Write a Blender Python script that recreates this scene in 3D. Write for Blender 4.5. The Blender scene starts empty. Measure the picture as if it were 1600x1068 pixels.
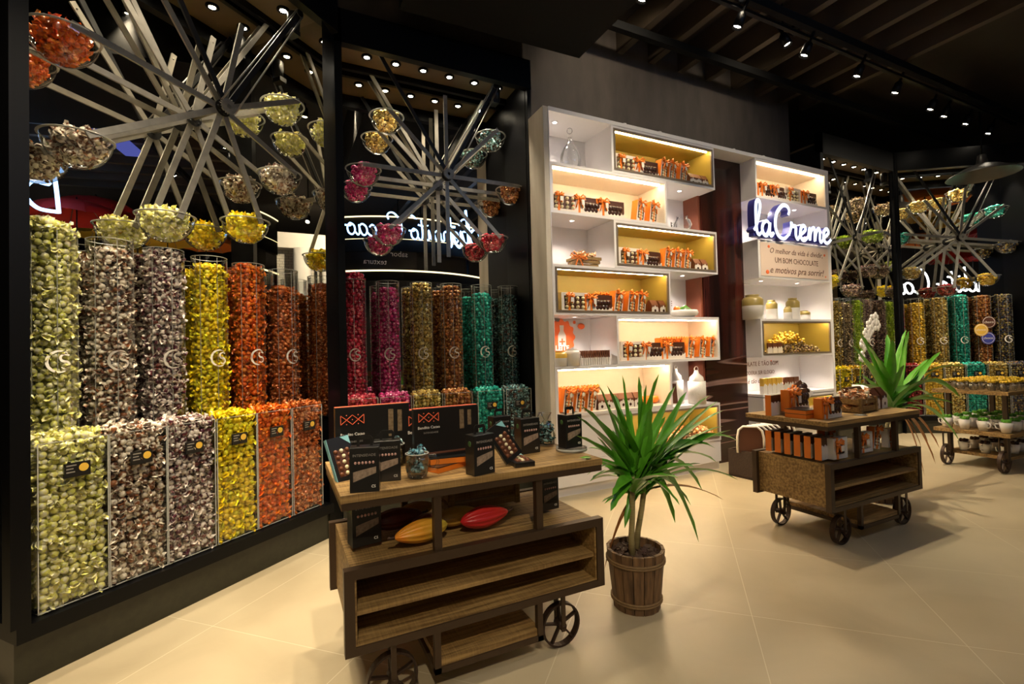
import bpy, math, random
import numpy as np
from mathutils import Vector, Matrix, Euler
random.seed(7); np.random.seed(7)
S = bpy.context.scene
COL = S.collection
PI = math.pi
R = math.radians

# ------------------------------------------------ camera, world, exposure
CAM_H = 1.45
F_PX, YAW, PITCH, ROLL = 747.0, R(25.9), R(1.2), R(-1.45)
_F = Vector((math.sin(YAW)*math.cos(PITCH), math.cos(YAW)*math.cos(PITCH), math.sin(PITCH)))
_R = Vector((math.cos(YAW), -math.sin(YAW), 0)); _U = _R.cross(_F)
_R2 = math.cos(ROLL)*_R + math.sin(ROLL)*_U
_U2 = -math.sin(ROLL)*_R + math.cos(ROLL)*_U
cd = bpy.data.cameras.new('camera'); cam = bpy.data.objects.new('camera', cd); COL.objects.link(cam)
cd.sensor_width = 36; cd.lens = F_PX*36/1600; cd.clip_start = .05; cd.clip_end = 100
cam.matrix_world = Matrix(((_R2.x, _U2.x, -_F.x, 0), (_R2.y, _U2.y, -_F.y, 0), (_R2.z, _U2.z, -_F.z, CAM_H), (0, 0, 0, 1)))
S.camera = cam
S.view_settings.view_transform = 'Standard'
S.view_settings.look = 'None'
S.view_settings.exposure = 0.62
S.view_settings.gamma = 1.0
S.view_settings.use_curve_mapping = False
w = bpy.data.worlds.new('world'); S.world = w; w.use_nodes = True
w.node_tree.nodes['Background'].inputs[0].default_value = (.9, .75, .6, 1)
w.node_tree.nodes['Background'].inputs[1].default_value = 0.03

def light(kind, name, loc, energy, color=(1, .8, .58), target=None, **kw):
    l = bpy.data.lights.new(name, kind); l.energy = energy; l.color = color
    for k, v in kw.items(): setattr(l, k, v)
    o = bpy.data.objects.new(name, l); COL.objects.link(o); o.location = loc
    if target is not None:
        o.rotation_euler = (Vector(target)-Vector(loc)).to_track_quat('-Z', 'Y').to_euler()
    return o
WARM = (1, .78, .5); NEUT = (1, .87, .72)
# room spots, ending with added front fill and wall grazers
# track spots and added fills: (target pixel area on the room, position) ; the lamp bodies are built with the ceiling
TRACK_AND_FILL = [((.5, 1.3, 4.75), (-.45, 3.4, 1.3), 520, 52), ((-.7, 1.2, 4.75), (-.9, 3.1, 1.0), 420, 50), ((1.5, 2.0, 4.75), (1.35, 4.5, 1.3), 420, 50),
         ((3.3, 2.0, 4.75), (3.3, 4.2, 1.7), 430, 62), ((5.3, 2.0, 4.75), (5.6, 4.2, 1.7), 400, 62), ((.95, 3.1, 4.85), (1.05, 2.35, .3), 330, 62), ((1.3, 3.5, 4.85), (2.6, 1.5, 0), 480, 66),
         ((4.1, 3.1, 4.85), (4.1, 2.3, .3), 330, 60), ((5.2, 3.4, 4.85), (6.4, 2.0, .1), 420, 72), ((7.7, 2.2, 4.75), (8.1, 4.3, 1.3), 520, 52), ((8.5, 1.6, 4.75), (9.7, 3.5, 1.2), 620, 52), ((-.2, 2.0, 4.85), (0, 2.4, 0), 260, 62),
         ((1.6, -.3, 4.75), (2.6, 1.2, 0), 110, 76), ((-.4, -1.6, 4.3), (.9, 2.2, .6), 330, 40), ((2.6, -1.6, 4.3), (1.9, 2.2, .6), 240, 34), ((3.0, -.9, 4.5), (4.0, 2.3, .6), 300, 32), ((3.3, 3.4, 5.0), (3.6, 4.65, 4.1), 55, 120), ((5.3, 3.4, 5.0), (5.4, 4.65, 4.1), 28, 120)]  # this row is added: front fill from behind the view, then wall grazers
for p_, t_, e_, a_ in TRACK_AND_FILL:
    light('SPOT', 'track_or_fill_beam', p_, e_, (1, .84, .6), t_, spot_size=R(a_), spot_blend=.7, shadow_soft_size=.05)

def ray(px, py): return _F*F_PX + _R2*(px-800) - _U2*(py-534)
def at_z(px, py, z):
    d = ray(px, py); return d*((z-CAM_H)/d.z) + Vector((0, 0, CAM_H))
def at_y(px, py, y):
    d = ray(px, py); return d*(y/d.y) + Vector((0, 0, CAM_H))
def at_plane(px, py, p, n):
    o = Vector((0, 0, CAM_H)); d = ray(px, py); return d*((Vector(p)-o).dot(Vector(n))/d.dot(Vector(n))) + o

# ------------------------------------------------ materials
def nmat(name):
    m = bpy.data.materials.new(name); m.use_nodes = True
    nt = m.node_tree; b = nt.nodes['Principled BSDF']; return m, nt, b
def pm(name, col, rough=.5, metal=0, var=0, scale=8, emit=None, es=0, coat=0, bump=0, stretch=None, trans=0, ior=None):
    m, nt, b = nmat(name)
    b.inputs['Base Color'].default_value = (*col, 1); b.inputs['Roughness'].default_value = rough
    b.inputs['Metallic'].default_value = metal; b.inputs['Coat Weight'].default_value = coat
    if trans: b.inputs['Transmission Weight'].default_value = trans
    if ior: b.inputs['IOR'].default_value = ior
    if emit: b.inputs['Emission Color'].default_value = (*emit, 1); b.inputs['Emission Strength'].default_value = es
    if var or bump:
        tc = nt.nodes.new('ShaderNodeTexCoord'); mp = nt.nodes.new('ShaderNodeMapping'); nz = nt.nodes.new('ShaderNodeTexNoise')
        nt.links.new(tc.outputs['Object'], mp.inputs[0]); nt.links.new(mp.outputs[0], nz.inputs['Vector'])
        if stretch: mp.inputs['Scale'].default_value = stretch
        nz.inputs['Scale'].default_value = scale; nz.inputs['Detail'].default_value = 6
        if var:
            mx = nt.nodes.new('ShaderNodeMix'); mx.data_type = 'RGBA'
            mx.inputs['A'].default_value = (*[c*(1-var) for c in col], 1); mx.inputs['B'].default_value = (*[min(1, c*(1+var)) for c in col], 1)
            nt.links.new(nz.outputs['Fac'], mx.inputs['Factor']); nt.links.new(mx.outputs['Result'], b.inputs['Base Color'])
        if bump:
            bp_ = nt.nodes.new('ShaderNodeBump'); bp_.inputs['Strength'].default_value = bump; bp_.inputs['Distance'].default_value = .01
            nt.links.new(nz.outputs['Fac'], bp_.inputs['Height']); nt.links.new(bp_.outputs[0], b.inputs['Normal'])
    return m
def emat(name, col, s):
    m = bpy.data.materials.new(name); m.use_nodes = True; nt = m.node_tree; nt.nodes.clear()
    e = nt.nodes.new('ShaderNodeEmission'); e.inputs[0].default_value = (*col, 1); e.inputs[1].default_value = s
    o = nt.nodes.new('ShaderNodeOutputMaterial'); nt.links.new(e.outputs[0], o.inputs[0]); return m
def acrylic(name, tint=(.97, .98, .97), refl=1.0, rough=.03, base=.03):
    m = bpy.data.materials.new(name); m.use_nodes = True; nt = m.node_tree; nt.nodes.clear()
    t = nt.nodes.new('ShaderNodeBsdfTransparent'); t.inputs[0].default_value = (*tint, 1)
    g = nt.nodes.new('ShaderNodeBsdfGlossy'); g.inputs['Roughness'].default_value = rough
    lw = nt.nodes.new('ShaderNodeLayerWeight'); lw.inputs[0].default_value = .25
    ml = nt.nodes.new('ShaderNodeMath'); ml.operation = 'MULTIPLY_ADD'; ml.inputs[1].default_value = refl; ml.inputs[2].default_value = base
    mx = nt.nodes.new('ShaderNodeMixShader'); o = nt.nodes.new('ShaderNodeOutputMaterial')
    nt.links.new(lw.outputs['Fresnel'], ml.inputs[0]); nt.links.new(ml.outputs[0], mx.inputs[0])
    nt.links.new(t.outputs[0], mx.inputs[1]); nt.links.new(g.outputs[0], mx.inputs[2]); nt.links.new(mx.outputs[0], o.inputs[0])
    return m
def wood(name, dark, light_, sc=1.0, along=(1.5, 26, 26), rough=.55, hatch=.35):
    """streaky grain along local X with a fine saw-cut cross hatch"""
    m, nt, b = nmat(name)
    N, L = nt.nodes, nt.links
    tc = N.new('ShaderNodeTexCoord')
    def noise(scl, s, det=8):
        mp = N.new('ShaderNodeMapping'); mp.inputs['Scale'].default_value = scl; L.new(tc.outputs['Object'], mp.inputs[0])
        n = N.new('ShaderNodeTexNoise'); n.inputs['Scale'].default_value = s; n.inputs['Detail'].default_value = det
        L.new(mp.outputs[0], n.inputs['Vector']); return n.outputs['Fac']
    a = noise(along, 2.2*sc); c = noise((90, 4, 4), 2.0*sc, 3)
    r = N.new('ShaderNodeValToRGB'); r.color_ramp.elements[0].position = .33; r.color_ramp.elements[1].position = .68
    r.color_ramp.elements[0].color = (*dark, 1); r.color_ramp.elements[1].color = (*light_, 1)
    ad = N.new('ShaderNodeMath'); ad.operation = 'MULTIPLY_ADD'; ad.inputs[1].default_value = hatch; L.new(c, ad.inputs[0])
    sb = N.new('ShaderNodeMath'); sb.operation = 'SUBTRACT'; sb.inputs[1].default_value = hatch*.5; L.new(ad.outputs[0], sb.inputs[0])
    L.new(a, ad.inputs[2]); L.new(sb.outputs[0], r.inputs[0]); L.new(r.outputs[0], b.inputs['Base Color'])
    b.inputs['Roughness'].default_value = rough
    bp_ = N.new('ShaderNodeBump'); bp_.inputs['Strength'].default_value = .25; bp_.inputs['Distance'].default_value = .004
    L.new(sb.outputs[0], bp_.inputs['Height']); L.new(bp_.outputs[0], b.inputs['Normal'])
    return m
def candy_mat(name, a, b_, c=None, thr=.5, rough=.28, metal=0, sc=55, sharp=.06):
    """two-tone wrapper: colour a with streaks of b_, each sweet a little different, some drifting to c"""
    m, nt, b = nmat(name); N, L = nt.nodes, nt.links
    c = c or a
    tc = N.new('ShaderNodeTexCoord'); g = N.new('ShaderNodeNewGeometry'); oi = N.new('ShaderNodeObjectInfo')
    rs = N.new('ShaderNodeMath'); rs.operation = 'ADD'; L.new(g.outputs['Random Per Island'], rs.inputs[0]); L.new(oi.outputs['Random'], rs.inputs[1])
    fr = N.new('ShaderNodeMath'); fr.operation = 'FRACT'; L.new(rs.outputs[0], fr.inputs[0])
    nz = N.new('ShaderNodeTexNoise'); nz.noise_dimensions = '4D'; nz.inputs['Scale'].default_value = sc; nz.inputs['Detail'].default_value = 1.5
    m9 = N.new('ShaderNodeMath'); m9.operation = 'MULTIPLY'; m9.inputs[1].default_value = 9; L.new(fr.outputs[0], m9.inputs[0])
    L.new(tc.outputs['Object'], nz.inputs['Vector']); L.new(m9.outputs[0], nz.inputs['W'])
    mr = N.new('ShaderNodeMapRange'); mr.inputs[1].default_value = thr-sharp; mr.inputs[2].default_value = thr+sharp; L.new(nz.outputs['Fac'], mr.inputs[0])
    m1 = N.new('ShaderNodeMix'); m1.data_type = 'RGBA'; m1.inputs['A'].default_value = (*a, 1); m1.inputs['B'].default_value = (*c, 1)
    r2 = N.new('ShaderNodeMapRange'); r2.inputs[1].default_value = .45; r2.inputs[2].default_value = .75; L.new(fr.outputs[0], r2.inputs[0]); L.new(r2.outputs[0], m1.inputs['Factor'])
    m2 = N.new('ShaderNodeMix'); m2.data_type = 'RGBA'; L.new(m1.outputs['Result'], m2.inputs['A']); m2.inputs['B'].default_value = (*b_, 1)
    L.new(mr.outputs[0], m2.inputs['Factor']); L.new(m2.outputs['Result'], b.inputs['Base Color'])
    b.inputs['Roughness'].default_value = rough; b.inputs['Metallic'].default_value = metal; b.inputs['Coat Weight'].default_value = .5; b.inputs['Coat Roughness'].default_value = .12
    return m
def floor_mat():
    m, nt, b = nmat('porcelain_floor'); N, L = nt.nodes, nt.links
    tc = N.new('ShaderNodeTexCoord'); mp = N.new('ShaderNodeMapping'); mp.inputs['Rotation'].default_value = (0, 0, R(45)); L.new(tc.outputs['Object'], mp.inputs[0])
    sx = N.new('ShaderNodeSeparateXYZ'); L.new(mp.outputs[0], sx.inputs[0])
    T = .924
    def seam_or_glint(sock, off):
        a = N.new('ShaderNodeMath'); a.operation = 'ADD'; a.inputs[1].default_value = off+50*T; L.new(sock, a.inputs[0])
        q = N.new('ShaderNodeMath'); q.operation = 'MODULO'; q.inputs[1].default_value = T; L.new(a.outputs[0], q.inputs[0])
        c = N.new('ShaderNodeMath'); c.operation = 'COMPARE'; c.inputs[1].default_value = T/2; c.inputs[2].default_value = .0022; L.new(q.outputs[0], c.inputs[0])
        return c.outputs[0]
    # rotated frame: x' = (x-y)/sqrt2, y' = (x+y)/sqrt2
    s1 = seam_or_glint(sx.outputs['X'], -.47/1.41421+T/2); s2 = seam_or_glint(sx.outputs['Y'], -2.75/1.41421+T/2)
    mxm = N.new('ShaderNodeMath'); mxm.operation = 'MAXIMUM'; L.new(s1, mxm.inputs[0]); L.new(s2, mxm.inputs[1])
    nz = N.new('ShaderNodeTexNoise'); nz.inputs['Scale'].default_value = 1.6; nz.inputs['Detail'].default_value = 7; nz.inputs['Distortion'].default_value = .8; L.new(tc.outputs['Object'], nz.inputs['Vector'])
    cr = N.new('ShaderNodeValToRGB'); cr.color_ramp.elements[0].position = .3; cr.color_ramp.elements[1].position = .7
    cr.color_ramp.elements[0].color = (.40, .325, .205, 1); cr.color_ramp.elements[1].color = (.5, .415, .27, 1); L.new(nz.outputs['Fac'], cr.inputs[0])
    mx = N.new('ShaderNodeMix'); mx.data_type = 'RGBA'; L.new(mxm.outputs[0], mx.inputs['Factor']); L.new(cr.outputs[0], mx.inputs['A']); mx.inputs['B'].default_value = (.6, .53, .37, 1)
    L.new(mx.outputs['Result'], b.inputs['Base Color'])
    mr = N.new('ShaderNodeMapRange'); mr.inputs[3].default_value = .24; mr.inputs[4].default_value = .42; L.new(nz.outputs['Fac'], mr.inputs[0]); L.new(mr.outputs[0], b.inputs['Roughness'])
    return m
M = dict(
    floor=floor_mat(),
    plaster=pm('dark_plaster', (.062, .05, .042), .8, var=.45, scale=2.5, stretch=(3, 3, 1), bump=.3),
    black=pm('black_paint', (.0025, .0025, .003), .4), blackmatte=pm('black_matt', (.006, .006, .006), .9),
    ceil=pm('dark_ceiling', (.02, .014, .009), .8, var=.4, scale=3), ceilwood=pm('brown_ceiling_board', (.075, .045, .018), .6, var=.5, scale=4),
    joist=pm('joist_steel', (.05, .035, .022), .6), stone=pm('dark_stone', (.02, .019, .011), .3, var=.5, scale=30),
    mirror=None, steel=pm('brushed_grey_steel', (.26, .24, .2), .4, .45, var=.3, scale=20), steeldark=pm('dark_steel', (.03, .03, .03), .4, .7),
    chain=pm('chain_steel', (.35, .33, .3), .4, .8), white=pm('white_lacquer', (.78, .75, .74), .22, coat=.3),
    olive=pm('olive_niche', (.36, .27, .05), .45), taupe=pm('taupe_frame', (.16, .12, .085), .45), whitepanel=pm('white_niche_back', (.8, .72, .62), .4),
    led=emat('warm_led', (1, .76, .44), 48), lens=emat('spot_lens', (1, .88, .68), 40), puck=emat('puck_lens', (1, .9, .78), 12),
    orange=pm('orange_card', (.78, .2, .015), .45), ribbon=pm('orange_satin', (.85, .22, .015), .3, coat=.3),
    brown=pm('brown_card', (.09, .03, .014), .4), chocbrown=pm('choc_card', (.17, .055, .02), .45), cardwhite=pm('white_card', (.78, .72, .64), .5),
    blackcard=pm('black_card', (.012, .011, .010), .3, coat=.2), yellowcard=pm('yellow_card', (.7, .42, .05), .5),
    pale=pm('pale_truffle', (.75, .66, .42), .3, var=.2, scale=60), choc=pm('dark_chocolate', (.05, .02, .012), .25),
    lightwood=wood('bleached_wood', (.5, .44, .35), (.66, .6, .5), .6, (6, 6, .8), .5, .1),
    cartwood=wood('saw_cut_oak', (.15, .08, .022), (.42, .26, .09)), cartmetal=pm('brown_metal', (.062, .036, .018), .45, .3),
    iron=pm('rusty_iron', (.05, .03, .02), .5, .6, var=.4, scale=40), bark=pm('bark_chips', (.06, .028, .014), .7, var=.6, scale=30),
    leaf=pm('leaf_green', (.1, .34, .02), .35, var=.5, scale=9, coat=.15), leafdry=pm('leaf_dry', (.3, .12, .03), .5, var=.4, scale=10),
    stem=pm('cane', (.3, .24, .1), .6, var=.4, scale=20, stretch=(1, 1, 12)), barrel=wood('barrel_wood', (.07, .035, .015), (.24, .13, .055), .8, (20, 20, 2), .6, .1),
    rope=pm('rope', (.2, .12, .05), .8, var=.4, scale=90), acrylic=acrylic('clear_acrylic', (.985, .99, .985), .55, .04, .02), edge=pm('acrylic_edge', (.42, .42, .38), .15),
    glass=acrylic('clear_glass', (.98, .99, .98), .75, .03, .07), ceramic=pm('white_ceramic', (.8, .76, .7), .25, coat=.4), glaze=pm('olive_glaze', (.3, .22, .06), .35),
    logo=pm('white_print', (.85, .8, .72), .4), text=pm('brown_print', (.12, .035, .012), .5), orangeprint=pm('orange_print', (.85, .16, .04), .5),
    silver=pm('silver_print', (.45, .42, .38), .3, .6), coral=pm('coral_print', (.85, .16, .07), .45), cyan=pm('pale_cyan_card', (.25, .55, .6), .45),
    neon=emat('blue_white_neon', (.25, .5, 1), 4.5), neonwhite=emat('white_neon', (.9, .95, 1), 4), neonblue=pm('blue_sign_side', (.05, .05, .3), .4), signface=emat('sign_face', (.74, .85, 1), 1.5),
)
def mirror_mat():
    m = bpy.data.materials.new('mirror'); m.use_nodes = True; nt = m.node_tree; nt.nodes.clear()
    g = nt.nodes.new('ShaderNodeBsdfGlossy'); g.inputs['Roughness'].default_value = 0; g.inputs['Color'].default_value = (.8, .78, .72, 1)
    o = nt.nodes.new('ShaderNodeOutputMaterial'); nt.links.new(g.outputs[0], o.inputs[0]); return m
M['mirror'] = mirror_mat()
for k in ('black', 'blackmatte', 'stone'): M[k].node_tree.nodes['Principled BSDF'].inputs['Specular IOR Level'].default_value = .15 if k != 'stone' else .4
CM = {  # wrappers
    'cream': candy_mat('cream_wrapper', (.85, .8, .25), (.8, .76, .55), (.72, .72, .14), .52),
    'brownwhite': candy_mat('brown_white_wrapper', (.12, .045, .02), (.85, .76, .62), (.28, .1, .035), .48, sc=30, sharp=.04),
    'purplewhite': candy_mat('plum_white_wrapper', (.1, .015, .03), (.85, .75, .66), (.13, .03, .02), .48, sc=30, sharp=.04),
    'yellow': candy_mat('yellow_wrapper', (.95, .7, .01), (.6, .4, .0), (.88, .82, .03), .6),
    'orange': candy_mat('orange_wrapper', (.85, .16, .01), (.55, .07, .005), (.8, .26, .02), .58),
    'copper': candy_mat('copper_wrapper', (.6, .14, .02), (.9, .4, .15), (.4, .08, .015), .56, .25, .2),
    'red': candy_mat('red_foil', (.75, .03, .07), (.9, .3, .3), (.45, .015, .05), .58, .22, .3),
    'magenta': candy_mat('magenta_foil', (.75, .03, .24), (.95, .4, .55), (.45, .02, .14), .58, .22, .3),
    'gold': candy_mat('gold_foil', (.68, .46, .1), (.14, .07, .02), (.9, .75, .28), .55, .22, .3),
    'bronze': candy_mat('bronze_foil', (.42, .13, .03), (.8, .42, .12), (.2, .05, .015), .56, .22, .3),
    'teal': candy_mat('teal_foil', (.015, .45, .34), (.03, .1, .08), (.06, .65, .5), .56, .22, .25),
    'darkteal': candy_mat('dark_teal_foil', (.03, .09, .09), (.3, .55, .55), (.12, .05, .03), .54, .22, .25),
    'lime': candy_mat('lime_wrapper', (.45, .62, .02), (.2, .35, .01), (.6, .7, .1), .58),
    'palebrown': candy_mat('pale_brown_wrapper', (.6, .45, .22), (.09, .04, .03), (.5, .36, .2), .5, sharp=.04),
    'darkpale': candy_mat('dark_pale_wrapper', (.06, .02, .03), (.5, .34, .22), (.12, .05, .07), .53, sharp=.04),
    'yellowgold': candy_mat('yellow_gold_foil', (.8, .5, .03), (.4, .22, .02), (.85, .62, .1), .58, .25, .3),
    'cherry': candy_mat('cherry_foil', (.28, .01, .02), (.5, .08, .05), (.12, .01, .01), .58, .25, .4),
    'bluegold': candy_mat('blue_gold_foil', (.55, .4, .1), (.03, .06, .14), (.2, .1, .04), .5, .25, .4),
    'bluewrap': candy_mat('blue_wrapper', (.15, .4, .5), (.03, .02, .02), (.3, .5, .55), .52),
    'mixed': candy_mat('mixed_wrapper', (.8, .5, .25), (.6, .2, .05), (.7, .65, .5), .52),
}
# ------------------------------------------------ mesh building
class MB:
    def __init__(s): s.v = []; s.f = []; s.mi = []; s.sm = []; s.T = Matrix()
    def add(s, vs, fs, mi=0, smooth=False):
        n = len(s.v); s.v += [tuple(s.T @ Vector(v)) for v in vs]
        for f in fs: s.f.append(tuple(i+n for i in f)); s.mi.append(mi); s.sm.append(smooth)
        return s
    def box(s, x0, x1, y0, y1, z0, z1, mi=0):
        return s.add([(x0, y0, z0), (x1, y0, z0), (x1, y1, z0), (x0, y1, z0), (x0, y0, z1), (x1, y0, z1), (x1, y1, z1), (x0, y1, z1)],
                     [(3, 2, 1, 0), (4, 5, 6, 7), (0, 1, 5, 4), (1, 2, 6, 5), (2, 3, 7, 6), (3, 0, 4, 7)], mi)
    def bar(s, a, b, w, h, mi=0, up=(0, 0, 1)):
        a, b = Vector(a), Vector(b); d = (b-a).normalized(); u = Vector(up)
        if abs(d.dot(u)) > .98: u = Vector((0, 1, 0))
        x = d.cross(u).normalized(); y = x.cross(d)
        vs = [p+x*sx*w/2+y*sy*h/2 for p in (a, b) for sx, sy in ((-1, -1), (1, -1), (1, 1), (-1, 1))]
        return s.add(vs, [(0, 1, 2, 3), (7, 6, 5, 4), (4, 5, 1, 0), (5, 6, 2, 1), (6, 7, 3, 2), (7, 4, 0, 3)], mi)
    def lathe(s, prof, n=24, mi=0, c=(0, 0, 0), smooth=True, cap=True, a0=0, a1=2*PI):
        full = abs(a1-a0-2*PI) < 1e-6; k = n if full else n+1
        vs = [(c[0]+r*math.cos(a0+(a1-a0)*i/n), c[1]+r*math.sin(a0+(a1-a0)*i/n), c[2]+z) for r, z in prof for i in range(k)]
        fs = []
        for j in range(len(prof)-1):
            for i in range(n):
                i2 = (i+1) % k if full else i+1
                fs.append((j*k+i, j*k+i2, (j+1)*k+i2, (j+1)*k+i))
        s.add(vs, fs, mi, smooth)
        if cap and full:
            m = len(s.v)-len(vs)
            if prof[0][0] > 1e-5: s.f.append(tuple(m+i for i in reversed(range(k)))); s.mi.append(mi); s.sm.append(False)
            if prof[-1][0] > 1e-5: s.f.append(tuple(m+(len(prof)-1)*k+i for i in range(k))); s.mi.append(mi); s.sm.append(False)
        return s
    def tube(s, pts, r, n=8, mi=0, closed=False, smooth=True):
        pts = [Vector(p) for p in pts]; m = len(pts); vs = []; pu = None
        rr = r if isinstance(r, (list, tuple)) else [r]*m
        for i, p in enumerate(pts):
            if closed: d = pts[(i+1) % m]-pts[i-1]
            else: d = pts[min(i+1, m-1)]-pts[max(i-1, 0)]
            d.normalize()
            if pu is None: pu = Vector((0, 0, 1)) if abs(d.z) < .9 else Vector((1, 0, 0))
            x = d.cross(pu)
            if x.length < 1e-6: x = d.orthogonal()
            x.normalize(); y = x.cross(d); pu = y
            vs += [p+(x*math.cos(2*PI*k/n)+y*math.sin(2*PI*k/n))*rr[i] for k in range(n)]
        fs = [(i*n+k, i*n+(k+1) % n, ((i+1) % m)*n+(k+1) % n, ((i+1) % m)*n+k) for i in range(m if closed else m-1) for k in range(n)]
        if not closed: fs += [tuple(reversed(range(n))), tuple((m-1)*n+k for k in range(n))]
        return s.add(vs, fs, mi, smooth)
    def ball(s, c, r, n=10, m=6, mi=0, sc=(1, 1, 1)):
        vs = [(c[0], c[1], c[2]-r*sc[2])]
        for j in range(1, m):
            a = -PI/2+PI*j/m
            vs += [(c[0]+r*sc[0]*math.cos(a)*math.cos(2*PI*i/n), c[1]+r*sc[1]*math.cos(a)*math.sin(2*PI*i/n), c[2]+r*sc[2]*math.sin(a)) for i in range(n)]
        vs.append((c[0], c[1], c[2]+r*sc[2])); t = len(vs)-1
        fs = [(0, 1+(i+1) % n, 1+i) for i in range(n)]+[(t, 1+(m-2)*n+i, 1+(m-2)*n+(i+1) % n) for i in range(n)]
        fs += [(1+j*n+i, 1+j*n+(i+1) % n, 1+(j+1)*n+(i+1) % n, 1+(j+1)*n+i) for j in range(m-2) for i in range(n)]
        return s.add(vs, fs, mi, True)
    def prism(s, poly, z0, z1, mi=0, axis='z'):
        n = len(poly)
        P = {'z': lambda a, b, c: (a, b, c), 'y': lambda a, b, c: (a, c, b), 'x': lambda a, b, c: (c, a, b)}[axis]
        vs = [P(a, b, z0) for a, b in poly]+[P(a, b, z1) for a, b in poly]
        return s.add(vs, [tuple(reversed(range(n))), tuple(range(n, 2*n))]+[(i, (i+1) % n, n+(i+1) % n, n+i) for i in range(n)], mi)
    def mesh(s, name, mats):
        me = bpy.data.meshes.new(name); me.from_pydata(s.v, [], s.f)
        for m in (mats if isinstance(mats, (list, tuple)) else [mats]): me.materials.append(m)
        me.polygons.foreach_set('material_index', s.mi); me.polygons.foreach_set('use_smooth', s.sm); me.update(); return me
    def build(s, name, mats, parent=None, bevel=0):
        o = bpy.data.objects.new(name, s.mesh(name, mats)); COL.objects.link(o)
        if parent: o.parent = parent
        if bevel:
            b = o.modifiers.new('bevel', 'BEVEL'); b.width = bevel; b.segments = 2; b.limit_method = 'ANGLE'
        return o
def tag(o, label=None, cat=None, group=None, kind=None):
    if label: o['label'] = label
    if cat: o['category'] = cat
    if group: o['group'] = group
    if kind: o['kind'] = kind
    return o
def thing(name, label, cat, loc=(0, 0, 0), rz=0, group=None, rx=0, ry=0, sc=1):
    o = bpy.data.objects.new(name, None); COL.objects.link(o); o.empty_display_size = .05
    o.location = loc; o.rotation_euler = (rx, ry, rz); o.scale = (sc, sc, sc)
    return tag(o, label, cat, group)
def copy_tree(o, parent=None):
    c = o.copy(); COL.objects.link(c)
    if parent: c.parent = parent
    for ch in list(o.children): copy_tree(ch, c)
    return c
_cache = {}
def inst(key, builder, label, cat, loc, rz=0, group=None, rx=0, ry=0, sc=1):
    """first call builds the thing, later calls copy it with its parts; every one gets its own label"""
    if key in _cache: o = copy_tree(_cache[key])
    else: o = builder(); _cache[key] = o
    o.location = loc; o.rotation_euler = (rx, ry, rz); o.scale = (sc, sc, sc)
    if 'group' in o: del o['group']
    return tag(o, label, cat, group)
def struct(o): o['kind'] = 'structure'; return o
def text(s, size, mat, parent=None, name='lettering', loc=(0, 0, 0), rot=(PI/2, 0, 0), depth=.0008, align='CENTER', shear=0, sx=1, bold=0):
    cu = bpy.data.curves.new('txt', 'FONT'); cu.body = s; cu.size = size; cu.extrude = depth; cu.align_x = align; cu.shear = shear; cu.resolution_u = 2; cu.offset = bold
    t = bpy.data.objects.new('txt', cu); COL.objects.link(t)
    bpy.context.view_layer.update()
    me = bpy.data.meshes.new_from_object(t.evaluated_get(bpy.context.evaluated_depsgraph_get()))
    bpy.data.objects.remove(t); bpy.data.curves.remove(cu)
    me.transform(Matrix.Translation(loc) @ Euler(rot).to_matrix().to_4x4() @ Matrix.Diagonal((sx, 1, 1, 1)))
    me.materials.clear(); me.materials.append(mat); me.name = name
    o = bpy.data.objects.new(name, me); COL.objects.link(o)
    if parent: o.parent = parent
    return o
# ------------------------------------------------ wrapped sweets, baked in bulk
def candy_geo(frill=True, n=7, m=5):
    b = MB(); b.ball((0, 0, 0), 1, n, m, sc=(1, .95, .9))
    if frill:
        for sgn in (-1, 1):
            k = 6; vs = []; fs = []
            for i in range(k):
                a = 2*PI*i/k; vs.append((sgn*.85, .3*math.cos(a), .3*math.sin(a)))
            for i in range(k):
                a = 2*PI*i/k+.3; q = 1.0+.35*(i % 2); vs.append((sgn*(1.45+.35*((i+1) % 2)), q*math.cos(a), .45*q*math.sin(a)))
            fs = [(i, (i+1) % k, k+(i+1) % k, k+i) for i in range(k)]
            b.add(vs, fs)
    v = np.array(b.v); t = []
    for f in b.f:
        t.append(f[:3])
        if len(f) == 4: t.append((f[0], f[2], f[3]))
    return v, np.array(t)
CG = {'wrap': candy_geo(), 'foil': candy_geo(False, 8, 6)}
def rand_rot(n):
    q = np.random.normal(size=(n, 4)); q /= np.linalg.norm(q, axis=1)[:, None]; a, b, c, d = q.T
    return np.stack([1-2*(c*c+d*d), 2*(b*c-a*d), 2*(b*d+a*c), 2*(b*c+a*d), 1-2*(b*b+d*d), 2*(c*d-a*b), 2*(b*d-a*c), 2*(c*d+a*b), 1-2*(b*b+c*c)], 1).reshape(n, 3, 3)
def np_mesh(name, V, T):
    me = bpy.data.meshes.new(name)
    me.vertices.add(len(V)); me.vertices.foreach_set('co', V.astype(np.float32).ravel())
    me.loops.add(len(T)*3); me.loops.foreach_set('vertex_index', T.astype(np.int32).ravel())
    me.polygons.add(len(T)); me.polygons.foreach_set('loop_start', np.arange(0, len(T)*3, 3, dtype=np.int32))
    try: me.polygons.foreach_set('loop_total', np.full(len(T), 3, dtype=np.int32))
    except Exception: pass
    me.polygons.foreach_set('use_smooth', np.ones(len(T), dtype=bool)); me.update(calc_edges=True); return me
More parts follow.
